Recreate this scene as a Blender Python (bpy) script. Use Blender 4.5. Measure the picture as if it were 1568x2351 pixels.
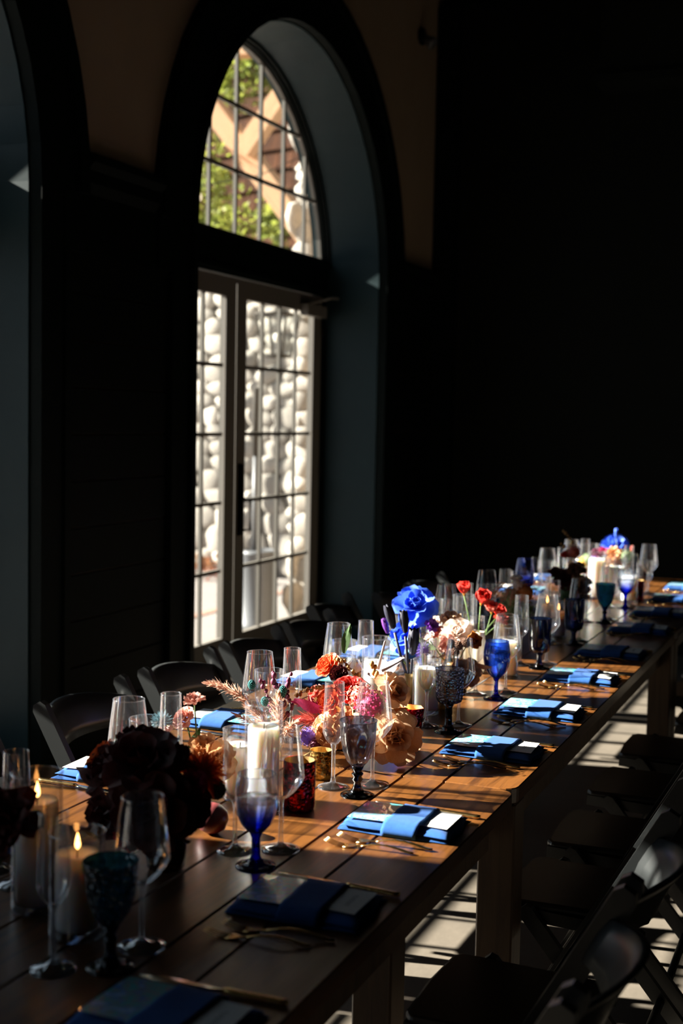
import bpy, bmesh, math, random
from mathutils import Vector, Matrix, Quaternion
PI = math.pi
scn = bpy.context.scene
COL = scn.collection
for o in list(bpy.data.objects):
    bpy.data.objects.remove(o)

# ------------------------------------------------------------------ camera
FPX, CX, CY = 3000.0, 784.0, 1175.5
CAM = Vector((0, 0, 1.58))
ROT = Matrix(((0.92398, -0.04500, 0.37977), (0.38187, 0.05899, -0.92233), (0.01911, 0.99724, 0.07170)))
_v = Vector((2030 - CX, -(982 - CY), -FPX)).normalized()
_up = Vector((1, -.019, 0)).cross(_v).normalized()
if _up.y < 0: _up = -_up
_x = _v.cross(_up)
ROT = Matrix((_x, _v, _up))
cd = bpy.data.cameras.new('camera'); cam = bpy.data.objects.new('camera', cd); COL.objects.link(cam)
cam.matrix_world = Matrix.Translation(CAM) @ ROT.to_4x4()
cd.sensor_fit = 'VERTICAL'; cd.sensor_height = 36.0; cd.lens = 36.0 * FPX / 2351.0
cd.clip_start = .05; cd.clip_end = 200
cd.dof.use_dof = True; cd.dof.focus_distance = 3.15; cd.dof.aperture_fstop = 3.0
scn.camera = cam
def ray(u, v): return ROT @ Vector((u - CX, -(v - CY), -FPX))
def py(u, v, y):                     # pixel onto a plane y = const
    d = ray(u, v); return CAM + d * ((y - CAM.y) / d.y)
def pz(u, v, z=.76):
    d = ray(u, v); return CAM + d * ((z - CAM.z) / d.z)
def px(u, v, x):
    d = ray(u, v); return CAM + d * ((x - CAM.x) / d.x)

# ------------------------------------------------------------------ light
SUN_SLOPE, SUN_Y = .50, .15
sd = bpy.data.lights.new('sun', 'SUN'); sun = bpy.data.objects.new('sun', sd); COL.objects.link(sun)
sd.energy = 32.0; sd.angle = math.radians(.53); sd.color = (1.0, .93, .82)
sun.rotation_euler = Vector((1, SUN_Y, -SUN_SLOPE)).to_track_quat('-Z', 'Y').to_euler()
sun.location = (-12, 3, 8)
w = bpy.data.worlds.new('sky'); scn.world = w; w.use_nodes = True
bg = w.node_tree.nodes['Background']; bg.inputs[0].default_value = (.62, .80, 1.0, 1); bg.inputs[1].default_value = .8
vs = scn.view_settings
vs.view_transform = 'Standard'; vs.look = 'None'; vs.exposure = 0.55; vs.gamma = 1.0; vs.use_curve_mapping = False
cy = scn.cycles
cy.max_bounces = 10; cy.diffuse_bounces = 4; cy.glossy_bounces = 4; cy.transmission_bounces = 8; cy.transparent_max_bounces = 40
cy.caustics_reflective = False; cy.caustics_refractive = False; cy.sample_clamp_indirect = 4.0; cy.use_denoising = True
cy.sample_clamp_direct = 0

# ------------------------------------------------------------------ materials
def nt(name):
    m = bpy.data.materials.new(name); m.use_nodes = True
    t = m.node_tree; t.nodes.clear()
    out = t.nodes.new('ShaderNodeOutputMaterial')
    return m, t, out
def N(t, kind, **kw):
    n = t.nodes.new('ShaderNode' + kind)
    for k, v in kw.items():
        if k.startswith('i_'): n.inputs[k[2:].replace('_', ' ')].default_value = v
        else: setattr(n, k, v)
    return n
def c4(c): return (c[0], c[1], c[2], 1)
def ramp(t, stops):
    r = N(t, 'ValToRGB'); e = r.color_ramp.elements
    while len(e) < len(stops): e.new(.5)
    for k, (p, c) in enumerate(stops): e[k].position = p; e[k].color = c4(c)
    return r
def mat(name, col, rough=.5, metal=0, col2=None, scale=8, stretch=(1, 1, 1), bump=0, bscale=None, trans=0, spec=.5, coat=0, emit=0, detail=4, contrast=(.35, .65), sheen=0, objrand=0):
    m, t, out = nt(name)
    p = N(t, 'BsdfPrincipled', i_Roughness=rough, i_Metallic=metal)
    p.inputs['Base Color'].default_value = c4(col); p.inputs['Specular IOR Level'].default_value = spec
    if coat: p.inputs['Coat Weight'].default_value = coat; p.inputs['Coat Roughness'].default_value = .12
    if sheen: p.inputs['Sheen Weight'].default_value = sheen
    if emit: p.inputs['Emission Color'].default_value = c4(col); p.inputs['Emission Strength'].default_value = emit
    colout = None
    if col2 or bump:
        tc = N(t, 'TexCoord'); mp = N(t, 'Mapping'); mp.inputs['Scale'].default_value = stretch
        t.links.new(tc.outputs['Object'], mp.inputs[0])
    if col2:
        n = N(t, 'TexNoise', i_Scale=scale, i_Detail=detail, i_Roughness=.6); t.links.new(mp.outputs[0], n.inputs[0])
        r = ramp(t, [(contrast[0], col), (contrast[1], col2)]); t.links.new(n.outputs[0], r.inputs[0])
        colout = r.outputs[0]
    if objrand:
        oi = N(t, 'ObjectInfo'); hs = N(t, 'HueSaturation'); mr = N(t, 'MapRange')
        mr.inputs[3].default_value = 1 - objrand; mr.inputs[4].default_value = 1 + objrand
        t.links.new(oi.outputs['Random'], mr.inputs[0]); t.links.new(mr.outputs[0], hs.inputs['Value'])
        if colout: t.links.new(colout, hs.inputs['Color'])
        else: hs.inputs['Color'].default_value = c4(col)
        colout = hs.outputs[0]
    if colout: t.links.new(colout, p.inputs['Base Color'])
    if bump:
        n2 = N(t, 'TexNoise', i_Scale=bscale or scale, i_Detail=5); t.links.new(mp.outputs[0], n2.inputs[0])
        b = N(t, 'Bump', i_Strength=bump, i_Distance=.01); t.links.new(n2.outputs[0], b.inputs['Height']); t.links.new(b.outputs[0], p.inputs['Normal'])
    sh = p.outputs[0]
    if trans:
        tr = N(t, 'BsdfTranslucent')
        if colout: t.links.new(colout, tr.inputs[0])
        else: tr.inputs[0].default_value = c4(col)
        mx = N(t, 'MixShader'); mx.inputs[0].default_value = trans
        t.links.new(sh, mx.inputs[1]); t.links.new(tr.outputs[0], mx.inputs[2]); sh = mx.outputs[0]
    t.links.new(sh, out.inputs[0]); return m
def glass(name, tint, edge, gloss=.30, refr=0.0, rough=.015, blend=.35, bump=0, bscale=60, grad=None, edge_sheen=0, cap=.30):
    """clear or coloured vessel glass: light passes, the outline darkens or colours, facets mirror the room"""
    m, t, out = nt(name)
    lw = N(t, 'LayerWeight', i_Blend=blend)
    mixc = N(t, 'MixRGB'); mixc.inputs[1].default_value = c4(tint); mixc.inputs[2].default_value = c4(edge)
    t.links.new(lw.outputs['Facing'], mixc.inputs[0])
    colo = mixc.outputs[0]
    if grad:                           # glass dyed at the bottom, clear above
        tc = N(t, 'TexCoord'); sx = N(t, 'SeparateXYZ'); t.links.new(tc.outputs['Object'], sx.inputs[0])
        mr = N(t, 'MapRange'); mr.inputs[1].default_value = grad[0]; mr.inputs[2].default_value = grad[1]
        t.links.new(sx.outputs[2], mr.inputs[0])
        m2 = N(t, 'MixRGB'); t.links.new(mr.outputs[0], m2.inputs[0]); t.links.new(colo, m2.inputs[1]); m2.inputs[2].default_value = c4(grad[2])
        colo = m2.outputs[0]
    tr = N(t, 'BsdfTransparent'); t.links.new(colo, tr.inputs[0])
    base = tr.outputs[0]
    nrm = None
    if bump:
        tc2 = N(t, 'TexCoord'); nz = N(t, 'TexVoronoi', i_Scale=bscale); t.links.new(tc2.outputs['Object'], nz.inputs[0])
        b = N(t, 'Bump', i_Strength=bump, i_Distance=.004); t.links.new(nz.outputs[0], b.inputs['Height']); nrm = b.outputs[0]
    if refr:
        rf = N(t, 'BsdfRefraction', i_Roughness=rough, i_IOR=1.25); t.links.new(colo, rf.inputs[0])
        if nrm: t.links.new(nrm, rf.inputs['Normal'])
        mx = N(t, 'MixShader'); mx.inputs[0].default_value = refr
        t.links.new(base, mx.inputs[1]); t.links.new(rf.outputs[0], mx.inputs[2]); base = mx.outputs[0]
    if edge_sheen:                           # painted sheen: white mixed in to brighten the glass, strongest at the outline
        df = N(t, 'BsdfDiffuse'); df.inputs[0].default_value = (.80, .83, .92, 1); tl = N(t, 'BsdfTranslucent'); tl.inputs[0].default_value = (.80, .83, .92, 1)
        hm = N(t, 'MixShader'); hm.inputs[0].default_value = .5; t.links.new(df.outputs[0], hm.inputs[1]); t.links.new(tl.outputs[0], hm.inputs[2])
        pw = N(t, 'Math', operation='POWER'); pw.inputs[1].default_value = 3.2; t.links.new(lw.outputs['Facing'], pw.inputs[0])
        ml = N(t, 'Math', operation='MULTIPLY_ADD'); ml.inputs[1].default_value = edge_sheen; ml.inputs[2].default_value = edge_sheen * .05; t.links.new(pw.outputs[0], ml.inputs[0])
        mh = N(t, 'MixShader'); t.links.new(ml.outputs[0], mh.inputs[0]); t.links.new(base, mh.inputs[1]); t.links.new(hm.outputs[0], mh.inputs[2]); base = mh.outputs[0]
    gl = N(t, 'BsdfGlossy', i_Roughness=rough + .03); gl.inputs[0].default_value = (1, 1, 1, 1)
    if nrm: t.links.new(nrm, gl.inputs['Normal'])
    fr = N(t, 'Fresnel', i_IOR=1.5); mu = N(t, 'Math', operation='MULTIPLY'); mu.inputs[1].default_value = gloss * 2.2
    cl = N(t, 'Clamp'); cl.inputs['Min'].default_value = .04; cl.inputs['Max'].default_value = cap; t.links.new(fr.outputs[0], mu.inputs[0]); t.links.new(mu.outputs[0], cl.inputs[0])
    if nrm: t.links.new(nrm, fr.inputs['Normal'])
    mx = N(t, 'MixShader'); t.links.new(cl.outputs[0], mx.inputs[0]); t.links.new(base, mx.inputs[1]); t.links.new(gl.outputs[0], mx.inputs[2])
    t.links.new(mx.outputs[0], out.inputs[0]); return m
def wood(name, a, b, rough, axis='Y', coat=0):
    m, t, out = nt(name)
    p = N(t, 'BsdfPrincipled', i_Roughness=rough); p.inputs['Specular IOR Level'].default_value = .5
    if coat: p.inputs['Coat Weight'].default_value = coat; p.inputs['Coat Roughness'].default_value = .22
    tc = N(t, 'TexCoord'); mp = N(t, 'Mapping')
    mp.inputs['Scale'].default_value = {'Y': (22, 1.4, 22), 'Z': (22, 22, 1.4), 'X': (1.4, 22, 22)}[axis]
    oi = N(t, 'ObjectInfo'); ad = N(t, 'VectorMath', operation='SCALE'); ad.inputs[0].default_value = (7.3, 3.1, 5.7); t.links.new(oi.outputs['Random'], ad.inputs['Scale'])
    av = N(t, 'VectorMath', operation='ADD'); t.links.new(tc.outputs['Object'], av.inputs[0]); t.links.new(ad.outputs[0], av.inputs[1]); t.links.new(av.outputs[0], mp.inputs[0])
    n = N(t, 'TexNoise', i_Scale=1.6, i_Detail=7, i_Roughness=.65, i_Distortion=.8); t.links.new(mp.outputs[0], n.inputs[0])
    r = ramp(t, [(.3, a), (.55, b), (.75, tuple(.5 * (x + y) for x, y in zip(a, b)))]); t.links.new(n.outputs[0], r.inputs[0])
    hs = N(t, 'HueSaturation'); mr = N(t, 'MapRange'); mr.inputs[3].default_value = .75; mr.inputs[4].default_value = 1.3
    t.links.new(oi.outputs['Random'], mr.inputs[0]); t.links.new(mr.outputs[0], hs.inputs['Value']); t.links.new(r.outputs[0], hs.inputs['Color'])
    t.links.new(hs.outputs[0], p.inputs['Base Color'])
    b2 = N(t, 'Bump', i_Strength=.12, i_Distance=.004); t.links.new(n.outputs[0], b2.inputs['Height']); t.links.new(b2.outputs[0], p.inputs['Normal'])
    if coat: t.links.new(b2.outputs[0], p.inputs['Coat Normal'])
    t.links.new(p.outputs[0], out.inputs[0]); return m

M = {}
M['plaster'] = mat('plaster', (.27, .20, .135), .85, col2=(.245, .18, .12), scale=3, bump=.15, bscale=40)
M['teal'] = mat('teal_paint', (.009, .025, .030), .5, col2=(.008, .022, .027), scale=4, spec=.2)
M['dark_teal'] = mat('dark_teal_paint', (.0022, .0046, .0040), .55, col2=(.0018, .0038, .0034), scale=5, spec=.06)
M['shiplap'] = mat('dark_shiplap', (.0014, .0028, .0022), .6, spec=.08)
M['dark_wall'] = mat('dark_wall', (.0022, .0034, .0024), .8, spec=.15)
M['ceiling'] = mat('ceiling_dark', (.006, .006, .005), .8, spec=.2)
M['floor'] = mat('concrete_floor', (.125, .105, .083), .55, col2=(.10, .085, .068), scale=5, bump=.1, bscale=30)
M['door'] = mat('greige_paint', (.15, .138, .12), .45, spec=.3)
M['metal_black'] = mat('black_metal', (.02, .018, .016), .4, 1)
M['pane'] = glass('window_glass', (.97, .98, .97), (.90, .94, .93), gloss=.28, blend=.15)
M['table'] = wood('table_wood', (.030, .0105, .0032), (.135, .050, .0115), .30, 'Y', coat=.45)
M['leg'] = wood('leg_wood', (.06, .032, .016), (.12, .068, .034), .5, 'Z')
M['chair'] = mat('black_lacquer', (.015, .017, .018), .34, col2=(.045, .045, .045), scale=14, contrast=(.55, .85), spec=.6)
M['napkin'] = mat('blue_linen', (.018, .085, .29), .9, col2=(.015, .073, .25), scale=90, bump=.12, bscale=700, sheen=.04, spec=.2)
M['card'] = mat('white_card', (.80, .77, .74), .8)
M['ink'] = mat('grey_ink', (.16, .15, .16), .8)
M['gold'] = mat('gold_metal', (.80, .52, .20), .22, 1)
M['steel_blade'] = mat('gold_blade', (.85, .70, .48), .16, 1)
M['clear'] = glass('clear_glass', (.985, .988, .995), (.84, .86, .90), gloss=.9, edge_sheen=.20)
M['clear_stem'] = glass('clear_stem_glass', (.97, .975, .985), (.80, .83, .88), gloss=1.3, refr=.25, edge_sheen=.38, cap=.5)  # stems and feet get more of the painted white sheen
M['clear_thick'] = glass('clear_thick_glass', (.97, .98, .985), (.80, .82, .85), gloss=.5, refr=.25, edge_sheen=.15)
M['wax'] = mat('ivory_wax', (.90, .87, .83), .5)
_p = [n for n in M['wax'].node_tree.nodes if n.type == 'BSDF_PRINCIPLED'][0]
_p.inputs['Subsurface Weight'].default_value = 1.0; _p.inputs['Subsurface Radius'].default_value = (1, .75, .5); _p.inputs['Subsurface Scale'].default_value = .035
M['wick'] = mat('wick', (.02, .015, .01), .9)
M['water'] = glass('water', (.93, .96, .98), (.75, .84, .9), gloss=.4, refr=.5, rough=0)
M['stem'] = mat('green_stem', (.12, .22, .05), .6, trans=.2)
M['leaf'] = mat('leaf_green', (.07, .15, .04), .55, trans=.25)
M['stone'] = mat('river_stone', (.345, .315, .28), .85, col2=(.275, .255, .23), spec=.2, scale=5, objrand=.3, bump=.3, bscale=20)
M['mortar'] = mat('mortar', (.17, .155, .14), .95, spec=.1)
M['shake'] = mat('cedar_shake', (.085, .034, .017), .85, col2=(.035, .015, .009), spec=.05, scale=6, stretch=(4, 4, .6), objrand=.35)
M['timber'] = wood('timber', (.36, .20, .10), (.46, .27, .145), .7, 'X')
M['patio'] = mat('patio_concrete', (.23, .205, .195), .9, col2=(.21, .19, .18), scale=2, spec=.2)
M['brick_strip'] = mat('patio_strip', (.26, .15, .11), .9)
M['grey_metal'] = mat('grey_metal', (.10, .105, .115), .5, .2)
M['foliage'] = mat('yellow_green_leaf', (.34, .36, .06), .6, col2=(.17, .22, .05), scale=6, trans=.5)
M['redleaf'] = mat('red_groundcover', (.36, .09, .06), .7, col2=(.22, .12, .05), scale=6, trans=.4)
def flame_mat():
    m, t, out = nt('flame'); e = N(t, 'Emission', i_Strength=9.0); e.inputs[0].default_value = (1, .40, .10, 1); t.links.new(e.outputs[0], out.inputs[0]); return m
M['flame'] = flame_mat()
M['bulb'] = mat('bulb_white', (.85, .83, .78), .3, trans=.4)
def petal(name, a, b, trans=.35, rough=.6): M[name] = mat(name, a, rough, col2=b, scale=18, trans=trans, contrast=(.3, .7)); return M[name]
petal('burgundy', (.045, .006, .008), (.10, .012, .012), .15)
petal('rust', (.72, .08, .03), (.78, .22, .04), .5)
petal('orange', (.85, .20, .05), (.75, .10, .05))
petal('red', (.72, .06, .035), (.55, .03, .03))
petal('coral', (.80, .24, .16), (.70, .14, .12))
petal('peach', (.82, .48, .24), (.72, .36, .16))
petal('cream', (.84, .60, .40), (.74, .46, .28), .3)
petal('blush', (.85, .52, .42), (.80, .38, .32))
petal('pale', (.86, .76, .68), (.82, .66, .58))
petal('blue', (.06, .16, .80), (.10, .24, .86), .3)
petal('purple', (.24, .06, .46), (.16, .04, .30), .3)
petal('lilac', (.38, .26, .80), (.28, .18, .66), .3)
petal('magenta', (.62, .04, .16), (.40, .02, .12))
petal('plum', (.16, .02, .07), (.24, .05, .12), .25)
petal('pampas', (.74, .48, .36), (.62, .36, .26), .45)
petal('teal_pod', (.02, .26, .26), (.03, .18, .18), .1)
petal('amber_pod', (.50, .26, .06), (.36, .16, .04), .1)
petal('black_tulip', (.006, .006, .022), (.010, .010, .032), .03, .6)
petal('mauve', (.50, .41, .385), (.40, .31, .29), .3)
petal('sage', (.30, .40, .22), (.22, .32, .14), .3)
petal('brown', (.14, .06, .03), (.22, .10, .05), .1)
petal('caramel', (.62, .24, .05), (.50, .16, .03), .4)
petal('yellow', (.85, .55, .08), (.80, .40, .05), .35)
petal('eryngium', (.24, .38, .42), (.16, .28, .36), .2)
M['fruit'] = mat('plum_skin', (.13, .025, .03), .35, col2=(.22, .05, .05), scale=9, spec=.6)

# ------------------------------------------------------------------ mesh helpers
class MB:
    def __init__(s): s.v = []; s.f = []
    def add(s, vs, fs, mx=None):
        o = len(s.v)
        s.v += [tuple(mx @ Vector(v)) if mx else tuple(v) for v in vs]; s.f += [tuple(i + o for i in f) for f in fs]; return s
    def box(s, x0, x1, y0, y1, z0, z1, mx=None):
        vs = [(x, y, z) for z in (z0, z1) for y in (y0, y1) for x in (x0, x1)]
        return s.add(vs, [(0, 2, 3, 1), (4, 5, 7, 6), (0, 1, 5, 4), (2, 6, 7, 3), (0, 4, 6, 2), (1, 3, 7, 5)], mx)
    def lathe(s, prof, n=32, c=(0, 0, 0), mod=None, cap=True):
        o = len(s.v); k = len(prof)
        for r, z in prof:
            for j in range(n):
                a = 2 * PI * j / n; rr = r * (mod(a, z) if mod else 1)
                s.v.append((c[0] + rr * math.cos(a), c[1] + rr * math.sin(a), c[2] + z))
        for i in range(k - 1):
            for j in range(n):
                s.f.append((o + i * n + j, o + i * n + (j + 1) % n, o + (i + 1) * n + (j + 1) % n, o + (i + 1) * n + j))
        if cap:
            if prof[0][0] > 1e-5: s.f.append(tuple(o + j for j in reversed(range(n))))
            if prof[-1][0] > 1e-5: s.f.append(tuple(o + (k - 1) * n + j for j in range(n)))
        return s
    def tube(s, pts, r, n=8, flat=None):
        """swept tube; r may be a list; flat=(w,h) list gives an elliptical section"""
        pts = [Vector(p) for p in pts]; o = len(s.v); k = len(pts)
        rs = r if isinstance(r, (list, tuple)) else [r] * k
        up = Vector((0, 0, 1))
        for i, p in enumerate(pts):
            d = (pts[min(i + 1, k - 1)] - pts[max(i - 1, 0)]).normalized()
            a = d.cross(up)
            if a.length < 1e-3: a = d.cross(Vector((0, 1, 0)))
            a.normalize(); b = a.cross(d)
            for j in range(n):
                t = 2 * PI * j / n
                ra, rb = (flat[i] if flat else (rs[i], rs[i]))
                q = p + a * (ra * math.cos(t)) + b * (rb * math.sin(t)); s.v.append(tuple(q))
        for i in range(k - 1):
            for j in range(n):
                s.f.append((o + i * n + j, o + i * n + (j + 1) % n, o + (i + 1) * n + (j + 1) % n, o + (i + 1) * n + j))
        s.f.append(tuple(o + j for j in reversed(range(n)))); s.f.append(tuple(o + (k - 1) * n + j for j in range(n)))
        return s
    def prism(s, poly, axis, a, b):
        """extrude a closed 2D polygon along an axis"""
        n = len(poly)
        def pt(p, h): return {'x': (h, p[0], p[1]), 'y': (p[0], h, p[1]), 'z': (p[0], p[1], h)}[axis]
        vs = [pt(p, a) for p in poly] + [pt(p, b) for p in poly]
        fs = [tuple(reversed(range(n))), tuple(range(n, 2 * n))] + [(i, (i + 1) % n, n + (i + 1) % n, n + i) for i in range(n)]
        return s.add(vs, fs)
    def ball(s, c, r, n=8, m=5, sq=(1, 1, 1)):
        prof = [(r * math.sin(PI * i / m), -r * math.cos(PI * i / m)) for i in range(m + 1)]
        o = len(s.v); s.lathe([(max(p[0], 1e-6), p[1]) for p in prof], n, (0, 0, 0), cap=False)
        for i in range(o, len(s.v)):
            v = s.v[i]; s.v[i] = (c[0] + v[0] * sq[0], c[1] + v[1] * sq[1], c[2] + v[2] * sq[2])
        return s
    def mesh(s, name, m, smooth=True, fixn=True):
        me = bpy.data.meshes.new(name); me.from_pydata(s.v, [], s.f)
        if fixn:
            bm = bmesh.new(); bm.from_mesh(me); bmesh.ops.recalc_face_normals(bm, faces=bm.faces); bm.to_mesh(me); bm.free()
        if m: me.materials.append(m)
        if smooth: me.shade_smooth()
        me.update(); return me
def link(name, me, parent=None, loc=None, rot=None, scale=None):
    o = bpy.data.objects.new(name, me); COL.objects.link(o)
    if parent: o.parent = parent
    if loc is not None: o.location = loc
    if rot is not None: o.rotation_euler = rot
    if scale is not None: o.scale = (scale,) * 3 if isinstance(scale, (int, float)) else scale
    return o
def part(name, mb, m, parent, smooth=True, **kw): return link(name, mb.mesh(name, M[m] if isinstance(m, str) else m, smooth), parent, **kw)
def tag(o, label=None, cat=None, group=None, kind=None):
    if label: o['label'] = label
    if cat: o['category'] = cat
    if group: o['group'] = group
    if kind: o['kind'] = kind
    return o
def thing(name, label, cat, loc=(0, 0, 0), rz=0, group=None):
    o = link(name, None, None, loc, (0, 0, rz)); o.empty_display_size = .05; return tag(o, label, cat, group)
def struct(name, mb, m, smooth=False, parent=None):
    o = part(name, mb, m, parent, smooth)
    if not parent: o['kind'] = 'structure'
    return o
def copy_tree(o, loc=None, rz=None, label=None, group=None, parent=None):
    c = o.copy(); COL.objects.link(c); c.parent = parent
    if loc is not None: c.location = loc
    if rz is not None: c.rotation_euler = (0, 0, rz)
    if label: c['label'] = label
    if group: c['group'] = group
    for ch in list(o.children): copy_tree(ch, parent=c)
    return c
rnd = random.Random(7)

# ------------------------------------------------------------------ the room shell
XW, XD, XO = -3.03, -3.43, -3.49          # inner wall face, door plane, outer wall face
ARCH = [-.778, 2.938, 6.654]; RA = 1.25; RO = 1.57; ZS = 2.45; ZC = 5.2
Y0, Y1, XR = -4.5, 9.05, 4.0
def arcpts(yc, r, z=ZS, n=28, a0=0, a1=PI): return [(yc + r * math.cos(a0 + (a1 - a0) * i / n), z + r * math.sin(a0 + (a1 - a0) * i / n)) for i in range(n + 1)]
mb = MB()
edges = [Y0, -2.636, 1.08, 4.796, Y1]
mb.box(XO, XW, Y0, -2.636, 0, ZC)
for k, yc in enumerate(ARCH):
    a, b = edges[k + 1], edges[k + 2]
    mb.box(XO, XW, a, yc - RA, 0, ZS); mb.box(XO, XW, yc + RA, b, 0, ZS)
    arc = arcpts(yc, RA)                    # from +y side over the top to -y side
    top = [(b, ZS)] + [(b + (a - b) * (i / 26.), ZC) for i in range(27)] + [(a, ZS)]
    for i in range(28):
        poly = [arc[i], top[i], top[i + 1], arc[i + 1]]
        mb.prism(poly, 'x', XO, XW)
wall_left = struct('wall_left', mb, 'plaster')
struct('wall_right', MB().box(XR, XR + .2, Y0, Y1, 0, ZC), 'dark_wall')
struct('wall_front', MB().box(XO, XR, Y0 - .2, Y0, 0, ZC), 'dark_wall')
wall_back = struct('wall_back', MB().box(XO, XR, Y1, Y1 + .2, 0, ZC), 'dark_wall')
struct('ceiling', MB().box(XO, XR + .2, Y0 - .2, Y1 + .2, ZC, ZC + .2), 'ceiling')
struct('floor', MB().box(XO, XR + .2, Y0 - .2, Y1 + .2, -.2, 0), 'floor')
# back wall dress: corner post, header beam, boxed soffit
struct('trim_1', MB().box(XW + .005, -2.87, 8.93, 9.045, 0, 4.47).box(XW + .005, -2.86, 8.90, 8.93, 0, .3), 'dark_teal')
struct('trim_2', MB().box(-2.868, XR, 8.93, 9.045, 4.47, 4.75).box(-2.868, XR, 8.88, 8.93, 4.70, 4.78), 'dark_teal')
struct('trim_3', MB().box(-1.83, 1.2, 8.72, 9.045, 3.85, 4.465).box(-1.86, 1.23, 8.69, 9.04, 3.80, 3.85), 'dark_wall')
# horizontal shiplap boards under the moulding, one by one
plank_cache = {}
def planks(a, b):
    z = .16
    while z < 2.2:
        h = min(.19, 2.24 - z)
        key = (round(b - a, 3), round(h, 3))
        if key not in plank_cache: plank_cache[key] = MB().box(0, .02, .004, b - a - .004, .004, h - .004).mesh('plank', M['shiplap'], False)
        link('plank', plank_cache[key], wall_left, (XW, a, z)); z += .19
for a, b in ((-4.5, ARCH[0] - 1.46), (ARCH[0] + 1.46, ARCH[1] - 1.46), (ARCH[1] + 1.46, ARCH[2] - 1.46), (ARCH[2] + 1.46, 8.92)): planks(a, b)
mbb = MB()
for a, b in ((-4.5, ARCH[0] - RO), (ARCH[0] + RO, ARCH[1] - RO), (ARCH[1] + RO, ARCH[2] - RO), (ARCH[2] + RO, 8.92)):
    mbb.prism([(XW, 2.22), (XW + .025, 2.22), (XW + .025, 2.46), (XW + .05, 2.50), (XW + .05, 2.55), (XW + .075, 2.58), (XW + .075, 2.605), (XW, 2.605)], 'y', a, b)
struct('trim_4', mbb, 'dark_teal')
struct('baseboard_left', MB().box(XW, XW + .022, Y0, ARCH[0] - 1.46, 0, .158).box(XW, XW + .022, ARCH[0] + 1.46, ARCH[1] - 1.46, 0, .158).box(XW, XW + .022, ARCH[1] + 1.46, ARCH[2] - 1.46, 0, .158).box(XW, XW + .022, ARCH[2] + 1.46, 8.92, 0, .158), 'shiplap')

# arches: casing, reveal lining, transom
def arch_trim(n, yc):
    mb = MB()                               # casing with stepped archivolt and pilasters
    for r0, r1, t in ((RA - .004, RA + .035, .055), (RA + .035, RO - .06, .035), (RO - .06, RO, .06)):
        a, b = arcpts(yc, r0), arcpts(yc, r1)
        for i in range(28): mb.prism([a[i], b[i], b[i + 1], a[i + 1]], 'x', XW, XW + t)
    for s in (-1, 1):
        for r0, r1, t, zt in ((RA - .004, RA + .035, .055, ZS), (RA + .035, 1.42, .035, ZS), (1.42, 1.46, .045, 2.22), (1.42, RO, .04, ZS)):
            z0 = 2.22 if r1 == RO else 0
            y = sorted((yc + s * r0, yc + s * r1)); mb.box(XW, XW + t, y[0], y[1], z0, zt)
    cas = struct('trim_%d' % (5 + 2 * n), mb, 'dark_teal')
    mb = MB()                               # reveal lining
    a, b = arcpts(yc, RA - .012), arcpts(yc, RA - .0005)
    for i in range(28): mb.prism([a[i], b[i], b[i + 1], a[i + 1]], 'x', XD - .06, XW - .0005)
    for s in (-1, 1):
        y = sorted((yc + s * (RA - .012), yc + s * (RA - .0005))); mb.box(XD - .06, XW - .0005, y[0], y[1], 0, ZS)
    struct('trim_%d' % (6 + 2 * n), mb, 'teal')
for n, yc in enumerate(ARCH): arch_trim(n, yc)

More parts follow.
